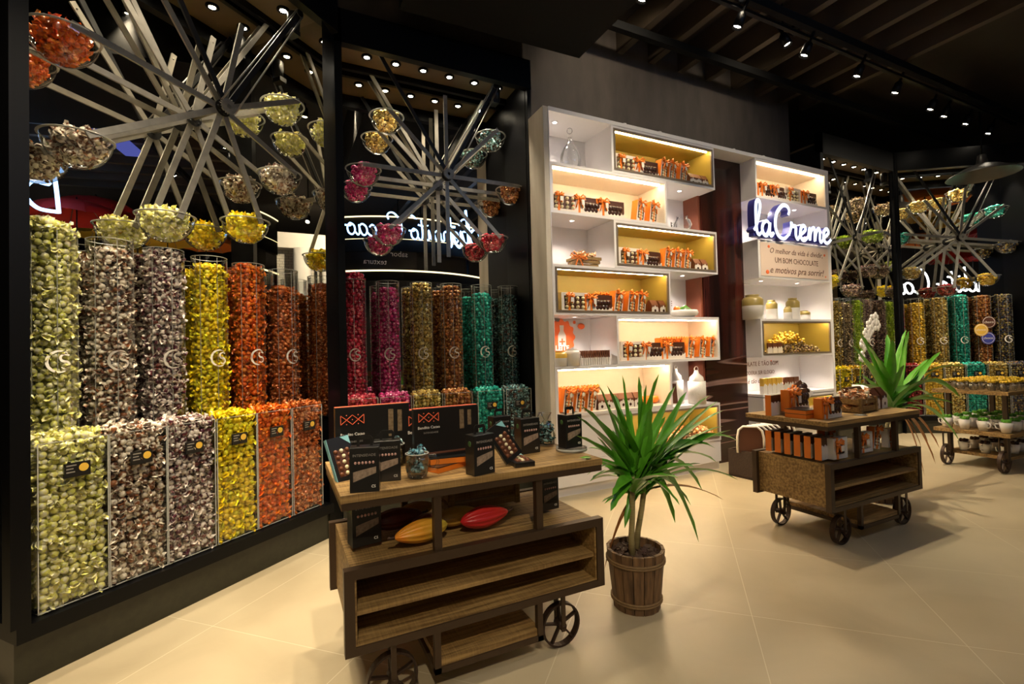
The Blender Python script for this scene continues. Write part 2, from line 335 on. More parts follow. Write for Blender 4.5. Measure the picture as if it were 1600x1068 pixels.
def bake(name, pos, r, kind='wrap', core=None):
    v, t = CG[kind]; n = len(pos); rot = rand_rot(n); sc = r*np.random.uniform(.88, 1.12, n)
    V = np.einsum('nij,vj->nvi', rot, v)*sc[:, None, None]+np.array(pos)[:, None, :]
    T = t[None]+(np.arange(n)*len(v))[:, None, None]
    V, T = V.reshape(-1, 3), T.reshape(-1, 3)
    if core:
        b = MB(); core(b); tt = []
        for f in b.f:
            for i in range(1, len(f)-1): tt.append((f[0], f[i], f[i+1]))
        T = np.vstack([T, np.array(tt)+len(V)]); V = np.vstack([V, np.array(b.v)])
    me = np_mesh(name, V, T); me.materials.append(CM['cream']); return me
def fill_obj(name, me, mat, label, loc, rz=0, sc=(1, 1, 1), cat='sweets', parent=None):
    o = bpy.data.objects.new(name, me); COL.objects.link(o)
    o.material_slots[0].link = 'OBJECT'; o.material_slots[0].material = mat
    o.location = loc; o.rotation_euler = (0, 0, rz); o.scale = sc
    if parent: o.parent = parent; o['kind'] = 'stuff'
    else: tag(o, label, cat, None, 'stuff')
    return o
# ------------------------------------------------ the room shell
BY = 4.6                      # plane of the dark wall
CEIL = 5.35
b = MB(); b.add([(-9, -8, 0), (15, -8, 0), (15, 8.5, 0), (-9, 8.5, 0)], [(0, 1, 2, 3)]); b.add([(-9, -8, -.1), (15, -8, -.1), (15, 8.5, -.1), (-9, 8.5, -.1)], [(3, 2, 1, 0)])
struct(b.build('floor', M['floor']))
struct(MB().box(-9, 15, -8, 8.5, CEIL, CEIL+.1).build('ceiling', M['ceil']))
struct(MB().box(2.42, 7.0, BY, BY+.12, 0, CEIL).build('wall_back', M['plaster']))
struct(MB().box(-9, 7.0, 5.25, 5.37, 0, CEIL).build('wall_rear', M['blackmatte']))
struct(MB().box(.33, 2.37, 4.45, 5.25, 4.5, CEIL).build('wall_bulkhead', M['plaster']))
struct(MB().box(-9, -8.9, -8, 5.3, 0, CEIL).build('wall_left', M['blackmatte']))
struct(MB().box(14.9, 15, -8, 8.5, 0, CEIL).build('wall_right', M['blackmatte']))
struct(MB().box(7.15, 15, 8.4, 8.5, 0, CEIL).build('wall_far', M['blackmatte']))
struct(MB().box(-9, 15, -8, -7.9, 0, CEIL).build('wall_front', M['ceil']))
# ------------------------------------------------ candy display cases
logo_r = .055
def stroke(pts, wid):
    """flat variable-width ribbon in the xz plane"""
    vs = []; n = len(pts)
    for i, (x, z) in enumerate(pts):
        a = pts[max(i-1, 0)]; c = pts[min(i+1, n-1)]; d = Vector((c[0]-a[0], c[1]-a[1])).normalized(); w_ = wid(i/(n-1))/2
        vs += [(x-d.y*w_, z+d.x*w_), (x+d.y*w_, z-d.x*w_)]
    return vs, [(2*i, 2*i+1, 2*i+3, 2*i+2) for i in range(n-1)]
def logo_mesh(rad=None):
    b = MB()
    C = [(-.008+.052*math.cos(a), .056*math.sin(a)) for a in [R(48+264*i/30) for i in range(31)]]
    S_ = []
    for i in range(25):
        t = i/24; a = R(35+235*min(1, t*2)) if t <= .5 else R(90-235*((t-.5)*2))
        S_.append((.014+.021*math.cos(a), (.019 if t <= .5 else -.019)+.019*math.sin(a)))
    for pts, wd in ((C, lambda t: .003+.011*math.sin(PI*t)), (S_, lambda t: .004+.009*math.sin(PI*t))):
        vs, fs = stroke(pts, wd)
        if rad: v3 = [(rad*math.sin(x/rad), -rad*math.cos(x/rad), z) for x, z in vs]
        else: v3 = [(x, 0, z) for x, z in vs]
        b.add(v3, fs)
    b.ball((.028 if not rad else rad*math.sin(.028/rad), 0 if not rad else -rad*math.cos(.028/rad), .033), .006, 8, 4, sc=(1, .2, 1))
    return b
TR = .112; TZ0 = .93; TZ1 = 2.17
def make_tube():
    t = thing('candy_tube', '', 'tube')
    b = MB(); b.lathe([(TR, 0), (TR, TZ1-TZ0)], 40, cap=False); b.lathe([(TR-.005, TZ1-TZ0), (TR-.005, 0)], 40, cap=False)
    b.build('tube_wall', M['acrylic'], t)
    b = MB(); b.lathe([(TR-.005, 0), (TR, 0), (TR, .003), (TR-.005, .003), (TR-.005, 0)], 40, c=(0, 0, TZ1-TZ0-.003), cap=False); b.build('rim', M['edge'], t)
    b = MB()
    for a in (-PI/2-1.1, -PI/2-.15, -PI/2+1.15): b.bar(((TR-.002)*math.cos(a), (TR-.002)*math.sin(a), .01), ((TR-.002)*math.cos(a), (TR-.002)*math.sin(a), TZ1-TZ0-.01), .003, .003)
    b.build('seam_or_glint', M['edge'], t)  # bright vertical reflections on the acrylic, built as thin pale bars
    return t
_tube_logo = logo_mesh(TR+.002).mesh('logo', M['logo'])
BW, BD, BZ0, BZ1 = .284, .2, .28, 1.07
def make_bin():
    t = thing('candy_bin', '', 'bin')
    h = BZ1-BZ0; b = MB()
    for x0, x1, y0, y1 in ((0, BW, 0, .004), (0, BW, BD-.004, BD), (0, .004, .004, BD-.004), (BW-.004, BW, .004, BD-.004)): b.box(x0, x1, y0, y1, 0, h)
    b.build('bin_wall', M['acrylic'], t)
    b = MB()
    for x, y in ((0, 0), (BW-.004, 0), (0, BD-.004), (BW-.004, BD-.004)): b.box(x, x+.004, y-.001, y+.004, 0, h)
    b.box(0, BW, -.001, .003, h, h+.003); b.box(0, BW, -.001, .003, 0, .005)
    b.build('bin_edge', M['edge'], t)
    b = MB(); b.box(.095, .2, -.014, -.002, h-.18, h-.11); b.build('name_card', M['blackcard'], t)
    c = t.children[-1]
    b = MB(); b.T = Matrix.Translation((.172, -.0142, h-.138)) @ Matrix.Rotation(PI/2, 4, 'X'); b.lathe([(.02, 0), (.02, .001)], 20); b.build('card_emblem', M['yellowcard'], c)
    b = MB()
    for i in range(3): b.box(.102, .102+(.04, .028, .034)[i], -.0152, -.0142, h-.125-.016*i, h-.119-.016*i)
    b.build('card_print', M['silver'], c)
    return t
def shell_tube():
    p = []
    for k in range(35):
        for rr, n in ((.0905, 13), (.056, 8)):
            o = random.random()*6
            for i in range(n):
                a = o+2*PI*i/n+random.uniform(-.06, .06); q = rr+random.uniform(-.006, .004)
                p.append((q*math.cos(a), q*math.sin(a), .02+k*.0348+random.uniform(-.008, .008)))
    for i in range(50):
        a = random.random()*6.28; q = .08*math.sqrt(random.random()); p.append((q*math.cos(a), q*math.sin(a), 1.235+.02*random.random()))
    return p
def shell_bin():
    p = []; h = BZ1-BZ0
    for k in range(23):
        z = .02+k*.034
        for yy in (.026, .056, .16):
            for i in range(7): p.append((.03+i*.0375+random.uniform(-.007, .007), yy+random.uniform(-.005, .005), z+random.uniform(-.008, .008)))
        for xx in (.026, .258):
            for j in range(2): p.append((xx, .09+j*.035+random.uniform(-.006, .006), z+random.uniform(-.008, .008)))
    for i in range(8):
        for j in range(5): p.append((.03+i*.032+random.uniform(-.01, .01), .03+j*.034+random.uniform(-.01, .01), h+.004+random.uniform(-.01, .022)))
    return p
_bin_core = lambda b: b.box(.065, .22, .07, .145, .01, BZ1-BZ0-.03)
_tube_core = lambda b: b.lathe([(.045, .01), (.045, 1.2)], 10)
FT = {k: bake('tube_candies_'+k, shell_tube(), .0192 if k == 'wrap' else .0225, k, _tube_core) for k in ('wrap', 'foil')}
FB = {k: bake('bin_candies_'+k, shell_bin(), .02 if k == 'wrap' else .022, k, _bin_core) for k in ('wrap', 'foil')}
def shell_bowl():
    p = []
    for i in range(95):
        a = random.random()*6.28; z = -.12+.13*random.random(); rm = .122*math.sqrt(max(0, 1-(z/.145)**2)) if z < 0 else .105
        q = rm*math.sqrt(random.uniform(.45, 1))*.9; p.append((q*math.cos(a), q*math.sin(a), z))
    for i in range(34):
        a = random.random()*6.28; q = .105*math.sqrt(random.random()); p.append((q*math.cos(a), q*math.sin(a), .012+.03*random.random()*(1-q/.16)))
    return p
FW = {k: bake('bowl_candies_'+k, shell_bowl(), .0205 if k == 'wrap' else .023, k) for k in ('wrap', 'foil')}
def make_bowl():
    t = thing('candy_bowl', '', 'bowl')
    pr = [(.158*math.sin(a), -.165*math.cos(a)) for a in [PI/2*i/9 for i in range(10)]]
    b = MB(); b.lathe(pr, 32, cap=False); b.build('bowl_shell', M['glass'], t)
    b = MB(); b.lathe([(.155, -.002), (.169, 0), (.169, .003), (.155, .002)], 32, cap=False); b.build('bowl_rim', M['edge'], t)
    return t
def wheel(name, label, T, hub, tips, struts, parent_case=None, sep=.31):
    """two spoked discs on one axle, hung from the case ceiling; T maps case coordinates to the world"""
    t = thing(name, label, 'wheel', T @ Vector((hub[0], .14, hub[1])), T.to_euler().z)
    hx, hz = hub
    for y in (0, sep):
        for (tx, tz) in tips:
            b = MB(); dx, dz = tx-hx, tz-hz; L = math.hypot(dx, dz)
            b.bar((0, y, 0), (dx*(1+.03/L), y, dz*(1+.03/L)), .013, .038, up=(-dz/L, 0, dx/L))
            b.tube([(dx*.985, y-.009, dz*.985), (dx*.985, y+.009, dz*.985)], .005, 6)
            b.build('arm', M['steel'], t)
        b = MB(); b.T = Matrix.Rotation(PI/2, 4, 'X') @ Matrix.Translation((0, 0, -y-.012)); b.lathe([(.055, 0), (.055, .024)], 20)
        for i in range(8): b.ball((.04*math.cos(i*PI/4), .04*math.sin(i*PI/4), .026), .006, 6, 4)
        b.build('hub', M['steeldark'], t)
    MB().tube([(0, -.07, 0), (0, sep+.06, 0)], .016, 10).build('axle', M['steel'], t)
    for y in (-.045, sep+.045):
        for (sx, sz) in struts:
            MB().bar((0, y, 0), (sx-hx, y, sz-hz), .014, .035, up=(1, 0, 0)).build('strut', M['steeldark'] if y < 0 else M['steel'], t)
    # sprocket, chain, motor on the last strut
    b = MB(); b.T = Matrix.Rotation(PI/2, 4, 'X') @ Matrix.Translation((0, 0, .062)); b.lathe([(.05, 0), (.05, .008)], 28)
    for i in range(22): a = 2*PI*i/22; b.bar((.048*math.cos(a), .048*math.sin(a), .004), (.058*math.cos(a), .058*math.sin(a), .004), .006, .006)
    sp = b.build('sprocket', M['steel'], t)
    sx, sz = struts[-1]; d = Vector((sx-hx, 0, sz-hz)); L = d.length; d.normalize(); nn = Vector((-d.z, 0, d.x)); e = d*(L-.1)
    b = MB()
    for sg in (-1, 1): b.tube([Vector((0, -.066, 0))+nn*.055*sg, e+Vector((0, -.066, 0))+nn*.03*sg], .006, 6)
    b.build('chain', M['chain'], t)
    b = MB(); c = e+Vector((.05, 0, .0))
    b.T = Matrix.Translation((c.x, .06, c.z)); b.lathe([(.03, -.09), (.045, -.085), (.05, 0), (.05, .06), (.035, .075)], 16); b.box(-.05, .02, -.05, .05, -.13, -.09)
    b.T = Matrix.Translation((e.x, 0, e.z)) @ Matrix.Rotation(PI/2, 4, 'X'); b.lathe([(.03, .06), (.03, .07)], 16)
    b.build('motor', M['steeldark'], t)
    return t
def case(idx, org, ang, tubes, bins, tops, foil, hub, rot, bowls, wheel_label, label, width=1.78, side=1.86, tips=None, struts=None, bins_x=None, mirror_y=.53, x0=-.09, leftpost=True, rightpost=False, names=None, mir_x0=None):
    T = Matrix.Translation((org[0], org[1], 0)) @ Matrix.Rotation(ang, 4, 'Z')
    kd = 'foil' if foil else 'wrap'
    t = thing('display_case', label, 'display case', T.translation, ang, 'black framed display cases of wrapped sweets')
    x1 = width+.02
    MB().box(x0, x1, -.02, mirror_y+.06, 0, .2).build('plinth', M['stone'], t)
    b = MB(); b.box(x0, x1, -.045, mirror_y+.06, .2, .272); b.box(x0+.02, x1, .215, mirror_y, .272, .93); b.build('base', M['black'], t)
    if leftpost: MB().box(x0-.02, x0+.05, -.045, .03, .272, 4.5).build('post', M['black'], t)
    if rightpost: MB().box(side, side+.16, -.045, .12, .272, 4.5).build('post', M['black'], t)
    MB().box(x0-.02, side+.04, -.045, .03, 4.2, 4.5).build('header', M['black'], t)
    mx0 = x0 if mir_x0 is None else mir_x0
    b = MB(); b.box(mx0, side, mirror_y, mirror_y+.01, .93, 4.33); b.build('mirror_panel', M['mirror'], t)
    b = MB(); b.box(side, side+.01, .03, mirror_y, .93, 4.33); b.build('side_mirror', M['mirror'] if idx in (1, 3) else M['black'], t)
    b = MB(); b.box(x0-.02, x0, .03, mirror_y, .93, 4.33); b.build('side_panel', M['black'], t)
    b = MB(); b.box(x0, side, .03, mirror_y+.01, 4.33, 4.37); b.build('ceiling_panel', M['ceilwood'], t)
    b = MB(); b.box(x0, side, .47, .51, 4.27, 4.33); b.build('ceiling_rail', M['black'], t)
    nl = 6
    for i in range(nl):
        x = .29+i*.277
        d = MB().lathe([(.05, 0), (.052, -.012), (.034, -.02), (.03, -.006)], 20, c=(x, .29, 4.33), cap=False).build('downlight', M['black'], t)
        MB().lathe([(.0, -.012), (.026, -.012)], 16, c=(x, .29, 4.33), cap=False).build('lamp_lens', M['lens'], d)
        light('SPOT', 'downlight_beam', T @ Vector((x, .29, 4.3)), CASE_E, (1, .86, .64), T @ Vector((x, .1, 0)), spot_size=R(62), spot_blend=.6, shadow_soft_size=.03)
    order = ['first', 'second', 'third', 'fourth', 'fifth', 'sixth']
    where = {1: 'big left display', 2: 'second display from left', 3: 'narrow third display', 4: 'far right display'}[idx]; nb = lambda lst, i: (' nearest the left end' if i == 0 else ' next to it') if lst.count(lst[i]) > 1 else ''
    for i, (x, cn, zt) in enumerate(zip(tubes, names[0], tops)):
        p = T @ Vector((x, .365, TZ0)); col = CN[cn]
        o = inst('tube', make_tube, f'tall clear tube of {col} sweets, {where}', 'tube', p, ang, 'tall candy tubes, '+where)
        c = fill_obj('wrapped_candies', FT[kd], CM[cn], f'{col} sweets filling a tall tube, {where}', p, random.random()*6, (1, 1, (zt-TZ0)/1.25))
        lo = bpy.data.objects.new('logo', _tube_logo); COL.objects.link(lo); lo.parent = o; lo.location = (0, 0, 1.46-TZ0)
        v = T.inverted() @ Vector((0, 0, 0)); lo.rotation_euler = (0, 0, 0) if idx in (1,) else (0, 0, R(0))
    for i, (cn, x) in enumerate(zip(names[1], bins_x)):
        p = T @ Vector((x, 0, BZ0)); col = CN[cn]
        inst('bin', make_bin, f'low clear bin of {col} sweets{nb(names[1], i)}, {where}', 'bin', p, ang, 'low candy bins, '+where)
        if idx == 1 and i == 0: big_bin(p, ang, cn); continue
        fill_obj('wrapped_candies', FB[kd], CM[cn], f'{col} sweets in the low bin{nb(names[1], i)}, {where}', p, ang)
    if tips is None: tips = [(hub[0]+.78*math.cos(rot+k*PI/4), hub[1]+.78*math.sin(rot+k*PI/4)) for k in range(8)]
    wheel('bowl_wheel', wheel_label, T, hub, tips, struts or [(hub[0]-.68, 4.3), (hub[0]+.58, 4.3)])
    for k, cn, wh in bowls:
        p = T @ Vector((tips[k][0], .14+.155, tips[k][1]+.005))
        inst('bowl', make_bowl, f'clear bowl of {CN[cn]} sweets, {wh}, {where}', 'bowl', p, ang, 'bowls hung on the wheel in '+where)
        fill_obj('wrapped_candies', FW[kd], CM[cn], f'{CN[cn]} sweets in the bowl, {wh}, {where}', p, random.random()*6)
    return T
def big_bin(p, ang, cn):
    """the nearest bin: its 300 nearest sweets are single objects, the rest one stuff object"""
    pos = shell_bin(); Rz = Matrix.Rotation(ang, 3, 'Z')
    camv = Rz.inverted() @ (Vector((0, 0, CAM_H))-p)
    def vis(q): # front face, left face or top layer
        return (q[1] < .035) or (q[0] < .035) or (q[2] > BZ1-BZ0-.03)
    pos.sort(key=lambda q: (not vis(q), (Vector(q)-camv).length))
    one, rest = pos[:300], pos[300:]
    v, t = CG['wrap']
    mes = []
    for k in range(6):
        vv = v*.0205; me = np_mesh('wrapped_candy', vv+np.random.uniform(-.0008, .0008, vv.shape), t); me.materials.append(CM[cn]); mes.append(me)
    for i, q in enumerate(one):
        o = bpy.data.objects.new('wrapped_candy', mes[i % 6]); COL.objects.link(o)
        o.location = p+Rz @ Vector(q); o.rotation_euler = (random.uniform(0, 6), random.uniform(0, 6), random.uniform(0, 6))
        s_ = random.uniform(.9, 1.12); o.scale = (s_, s_, s_)
        tag(o, 'pale yellow wrapped sweet in the outer layer of the leftmost low bin', 'sweet', 'pale yellow sweets in the leftmost low bin')
    me = bake('bin_rest', rest, .02, 'wrap', _bin_core)
    fill_obj('wrapped_candies', me, CM[cn], 'remaining pale yellow sweets filling the leftmost low bin behind its outer layer', p, ang)
CN = dict(cream='pale yellow', brownwhite='brown and white', purplewhite='plum and white', yellow='bright yellow', orange='bright orange', copper='copper orange',
          red='red foil', magenta='magenta foil', gold='gold and brown foil', bronze='bronze foil', teal='teal foil', darkteal='dark teal foil', lime='lime green',
          palebrown='pale brown striped', darkpale='dark plum and cream', yellowgold='yellow gold', cherry='cherry red', bluegold='blue and gold', mixed='mixed colour')
CASE_E = 60
T1 = case(1, (-1.03, 3.0), R(40.2), [.20, .475, .775, 1.075, 1.38, 1.70], None, [2.21, 2.1, 2.15, 2.1, 2.15, 2.02], False, (1.03, 3.17), 0,
     [(2, 'orange', 'upper left arm'), (3, 'brownwhite', 'lower left arm'), (4, 'cream', 'bottom left arm'), (5, 'yellow', 'bottom right arm'), (6, 'brownwhite', 'lower right arm'), (7, 'cream', 'upper right arm')],
     'large steel wheel of bare arms carrying clear bowls in the big left display', 'big black framed display at the left with tall tubes and low bins of sweets', width=1.78, side=1.9,
     tips=[(1.18, 3.82), (.56, 3.82), (.23, 3.24), (.29, 2.69), (.75, 2.37), (1.31, 2.47), (1.62, 2.93), (1.66, 3.52)], struts=[(.4, 4.3), (1.7, 4.3)],
     bins_x=[0, .287, .574, .868, 1.156, 1.45], names=(['cream', 'brownwhite', 'purplewhite', 'yellow', 'orange', 'copper'],)*2)
T2 = case(2, (.5, 4.38), 0, [.14, .46, .79, 1.11, 1.45, 1.765], None, [2.22, 2.09, 2.15, 2.13, 2.07, 2.06], True, (1.02, 3.22), 0,
     [(3, 'gold', 'upper left arm'), (4, 'magenta', 'left arm'), (5, 'magenta', 'lower left arm'), (7, 'red', 'lower right arm'), (0, 'bronze', 'right arm'), (1, 'darkteal', 'upper right arm')],
     'steel wheel of dark arms carrying clear bowls beside the white shelving', 'black framed display between the left display and the white shelving', width=1.84, side=1.86, x0=-.03,
     struts=[(.35, 4.3), (1.6, 4.3)], bins_x=[0, .3, .6, .9, 1.24, 1.55], names=(['red', 'magenta', 'gold', 'bronze', 'teal', 'darkteal'],)*2, mirror_y=.55)
T3 = case(3, (7.05, 4.2), 0, [.2, .5, .8, 1.1, 1.38, 1.67], None, [2.1, 2.1, 2.1, 2.08, 2.12, 2.14], False, (1.05, 3.1), R(12),
     [(0, 'lime', 'right arm'), (1, 'palebrown', 'upper right arm'), (3, 'palebrown', 'upper left arm'), (4, 'lime', 'left arm'), (5, 'yellow', 'lower left arm'), (6, 'darkpale', 'bottom arm'), (7, 'darkpale', 'lower right arm')],
     'steel wheel with lime and pale brown bowls, seen right of the white shelving', 'narrow black framed display just right of the white shelving', width=1.84, side=1.86, x0=-.03,
     bins_x=[0, .3, .6, .9, 1.2, 1.5], names=(['yellow', 'yellowgold', 'gold', 'palebrown', 'lime', 'darkpale'], ['yellow', 'yellow', 'yellowgold', 'palebrown', 'lime', 'darkpale']))
T4 = case(4, (8.97, 4.17), R(-35), [.14, .44, .78, 1.08, 1.4, 1.7], None, [2.02, 2.08, 2.15, 2.18, 2.16, 2.17], True, (.98, 3.1), R(-8),
     [(0, 'bluegold', 'right arm'), (1, 'teal', 'upper right arm'), (2, 'gold', 'top arm'), (3, 'gold', 'upper left arm'), (4, 'teal', 'left arm'), (5, 'gold', 'lower left arm'), (6, 'cherry', 'bottom arm'), (7, 'yellowgold', 'lower right arm')],
     'steel wheel with teal and gold bowls at the far right', 'black framed display at the far right with round stickers', width=1.84, side=1.86, x0=-.03,
     bins_x=[0, .3, .6, .9, 1.2, 1.5], names=(['red', 'yellowgold', 'gold', 'teal', 'bronze', 'bluegold'], ['cherry', 'yellowgold', 'gold', 'teal', 'gold', 'bluegold']))
# corner pillars between the paired displays
b = MB(); b.prism([(.343, 4.115), (.455, 4.30), (.455, 5.2), (-.2, 5.0), (.08, 4.66), (.37, 4.31)], 0, 4.5); o = b.build('corner_pillar', M['black']); tag(o, 'slim black pillar between the two left displays', 'pillar')
b = MB(); b.prism([(8.925, 4.14), (8.955, 4.14), (8.95, 4.22), (9.05, 4.5), (8.93, 4.8)], 0, 4.5); o = b.build('corner_pillar', M['black']); tag(o, 'slim black pillar between the two right displays', 'pillar')
tag(MB().box(2.365, 2.41, 4.36, 4.6, 0, 4.5).build('frame_post', M['black']), 'black end post where the second display meets the white shelving', 'post')
# ------------------------------------------------ white shelving wall
FY, KY = 4.05, 4.53
def niche(parent, x0, x1, z0, z1, kind, strip=True):
    t = .028; white = M['white']
    b = MB(); b.box(x0, x1, FY, KY, z0, z0+t); b.box(x0, x1, FY, KY, z1-t, z1); b.box(x0, x0+t, FY, KY, z0+t, z1-t); b.box(x1-t, x1, FY, KY, z0+t, z1-t)
    n = b.build('niche', white, parent)
    ix0, ix1, iz0, iz1 = x0+t, x1-t, z0+t, z1-t
    lm = M['olive'] if kind == 'dark' else M['whitepanel']
    b = MB(); e = .004
    b.box(ix0, ix1, KY-.03, KY-.02, iz0, iz1); b.box(ix0, ix1, FY+.01, KY-.03, iz1-e, iz1); b.box(ix0, ix1, FY+.01, KY-.03, iz0, iz0+e); b.box(ix0, ix0+e, FY+.01, KY-.03, iz0, iz1); b.box(ix1-e, ix1, FY+.01, KY-.03, iz0, iz1)
    b.build('lining', lm, n)
    if kind == 'dark':
        b = MB(); f = .022
        b.box(ix0, ix1, FY-.006, FY+.012, iz1-f, iz1); b.box(ix0, ix1, FY-.006, FY+.012, iz0, iz0+f); b.box(ix0, ix0+f, FY-.006, FY+.012, iz0+f, iz1-f); b.box(ix1-f, ix1, FY-.006, FY+.012, iz0+f, iz1-f)
        b.build('niche_frame', M['taupe'], n)
    if strip:
        MB().box(ix0+.03, ix1-.03, FY+.05, FY+.064, iz1-e-.012, iz1-e-.002).build('led_strip', M['led'], n)
    return n
def puck(parent, x, y, z, e=15, a=125):
    p = MB().lathe([(.034, 0), (.034, -.004), (.024, -.006)], 20, c=(x, y, z), cap=False).build('puck_light', M['white'], parent)
    MB().lathe([(0, -.004), (.022, -.004)], 16, c=(x, y, z), cap=False).build('lamp_lens', M['puck'], p)
    light('SPOT', 'puck_beam', (x, y, z-.015), e, (1, .86, .72), (x, y, 0), spot_size=R(a), spot_blend=.8, shadow_soft_size=.02)
L = thing('shelving_unit', 'wide white shelving with staggered lit niches, left of the chocolate poster', 'shelving')
MB().box(2.37, 2.432, FY, BY-.005, 0, 3.88).build('side_panel', M['lightwood'], L)
MB().box(2.425, 2.433, FY-.004, BY-.01, 0, 3.88).build('side_edge', M['white'], L)
MB().box(2.433, 6.98, FY-.004, BY-.005, 3.842, 3.885).build('top_board', M['white'], L)
MB().box(2.433, 4.73, KY, KY+.02, .1, 3.842).build('back_panel', M['white'], L)
for a in ((3.2, 4.73, 3.335, 3.842, 'dark'), (2.433, 3.96, 2.825, 3.333, 'light'), (3.2, 4.73, 2.315, 2.823, 'dark'), (2.433, 3.97, 1.805, 2.313, 'dark'), (3.2, 4.72, 1.295, 1.803, 'light'), (2.433, 3.95, .79, 1.293, 'light'), (3.2, 4.69, .35, .788, 'dark')):
    niche(L, *a)
b = MB(); b.box(2.433, 3.2, FY+.01, KY, .35, .788); b.box(2.433, 4.69, FY+.01, KY, .1, .348); b.build('lower_cabinet', M['white'], L)
b = MB(); b.box(2.433, 4.7, FY+.05, KY, .0, .1); b.build('toe_kick', M['white'], L)
MB().box(4.7, 4.73, 4.29, KY, .0, 3.842).build('brown_side_panel', pm('brown_panel', (.2, .055, .025), .4), L)
for x, z in ((2.62, 3.842), (4.35, 3.335), (2.8, 2.825), (4.35, 2.315), (2.8, 1.805), (4.35, 1.295)): puck(L, x, 4.24, z)
for x in (3.4, 3.9, 5.1, 5.65): MB().lathe([(.03, 0), (.03, .012)], 14, c=(x, FY+.03, 3.885)).build('cap', M['white'], L)
P = thing('wall_poster', 'tall glossy poster of pouring dark chocolate between the two white shelvings', 'poster', (5.08, 4.27, 0))
def choco_poster():
    m, nt, bs = nmat('chocolate_picture'); N, K = nt.nodes, nt.links
    tc = N.new('ShaderNodeTexCoord'); sx = N.new('ShaderNodeSeparateXYZ'); K.new(tc.outputs['Object'], sx.inputs[0])
    mp = N.new('ShaderNodeMapping'); mp.inputs['Scale'].default_value = (.3, 1, 3.4); K.new(tc.outputs['Object'], mp.inputs[0])
    wv = N.new('ShaderNodeTexNoise'); wv.inputs['Scale'].default_value = 1.5; wv.inputs['Detail'].default_value = .6; wv.inputs['Distortion'].default_value = .35
    K.new(mp.outputs[0], wv.inputs['Vector'])
    m5 = N.new('ShaderNodeMath'); m5.operation = 'MULTIPLY'; m5.inputs[1].default_value = 4; K.new(wv.outputs['Fac'], m5.inputs[0])
    fq = N.new('ShaderNodeMath'); fq.operation = 'FRACT'; K.new(m5.outputs[0], fq.inputs[0])
    r = N.new('ShaderNodeValToRGB'); e = r.color_ramp.elements; e[0].position = .0; e[0].color = (.02, .006, .004, 1); e[1].position = 1; e[1].color = (.04, .012, .008, 1)
    q = e.new(.5); q.color = (.05, .016, .01, 1); q = e.new(.62); q.color = (.32, .19, .16, 1); q = e.new(.7); q.color = (.03, .01, .006, 1); K.new(fq.outputs[0], r.inputs[0])
    mp2 = N.new('ShaderNodeMapping'); mp2.inputs['Scale'].default_value = (7, 1, .25); K.new(tc.outputs['Object'], mp2.inputs[0])
    nz = N.new('ShaderNodeTexNoise'); nz.inputs['Scale'].default_value = 1; K.new(mp2.outputs[0], nz.inputs['Vector'])
    r2 = N.new('ShaderNodeValToRGB'); r2.color_ramp.elements[0].color = (.01, .003, .002, 1); r2.color_ramp.elements[1].color = (.075, .014, .008, 1); r2.color_ramp.elements[0].position = .4; r2.color_ramp.elements[1].position = .7; K.new(nz.outputs['Fac'], r2.inputs[0])
    mr = N.new('ShaderNodeMapRange'); mr.inputs[1].default_value = 1.35; mr.inputs[2].default_value = 1.2; K.new(sx.outputs['Z'], mr.inputs[0])
    mx = N.new('ShaderNodeMix'); mx.data_type = 'RGBA'; K.new(mr.outputs[0], mx.inputs['Factor']); K.new(r2.outputs[0], mx.inputs['A']); K.new(r.outputs[0], mx.inputs['B'])
    K.new(mx.outputs['Result'], bs.inputs['Base Color']); bs.inputs['Roughness'].default_value = .25; return m
MB().box(-.35, .38, 0, .02, 0, 3.842).build('picture', choco_poster(), P)
RT = thing('shelving_unit', 'narrow white shelving with the glowing script sign, right of the chocolate poster', 'shelving')
MB().box(6.93, 6.98, FY, BY-.005, 0, 3.842).build('side_panel', M['white'], RT)
MB().box(5.46, 6.93, KY, KY+.02, .1, 3.842).build('back_panel', M['white'], RT)
niche(RT, 5.46, 6.93, 3.335, 3.842, 'light')
b = MB(); b.box(5.46, 6.93, FY, KY, 2.31, 2.80); b.build('message_box', M['white'], RT)
MB().box(5.5, 6.9, FY-.006, FY, 2.34, 2.77).build('message_panel', pm('pinkish_panel', (.8, .62, .5), .4), RT)
niche(RT, 5.46, 6.93, 1.30, 1.79, 'dark')
MB().box(5.46, 6.93, FY, KY, .8, .83).build('shelf', M['white'], RT)
niche(RT, 5.62, 6.93, .33, .79, 'dark'); MB().box(5.46, 5.62, FY, KY, .33, .79).build('shelf_end', M['white'], RT)
MB().box(5.46, 6.93, FY+.02, KY, 0, .325).build('lower_cabinet', M['white'], RT)
for x in (5.75, 6.5):
    puck(RT, x, 4.24, 3.335); puck(RT, x, 4.24, 2.31); puck(RT, x, 4.24, 1.30)
LT = lambda s, size, x, z, y=FY-.007, **k: text(s, size, M['text'], RT, loc=(x, y, z), **k)
LT('O melhor da vida é dividir,', .1, 6.22, 2.64, shear=.3, sx=1.02); LT('UM BOM CHOCOLATE', .1, 6.22, 2.52, sx=.88); LT('e motivos pra sorrir!', .125, 6.22, 2.385, shear=.3, sx=1.05)
LT('CHOCOLATE É TÃO BOM', .085, 5.98, 1.17, y=KY-.002, sx=.95); LT('QUE PODERIA SER ELOGIO:', .075, 5.98, 1.05, y=KY-.002, sx=.85); LT('“Você é tão chocolate!”', .09, 5.98, .93, y=KY-.002, shear=.3)
b = MB()
for x, z, r in ((5.66, 2.72, .02), (6.82, 2.68, .018), (5.62, 2.39, .028), (6.83, 2.38, .012), (5.7, 1.235, .01), (6.3, 1.23, .012)):
    b.ball((x, FY-.006 if z > 2 else KY, z), r, 10, 5, sc=(1.2, .1, 1))
b.build('splash_print', M['orangeprint'], RT)
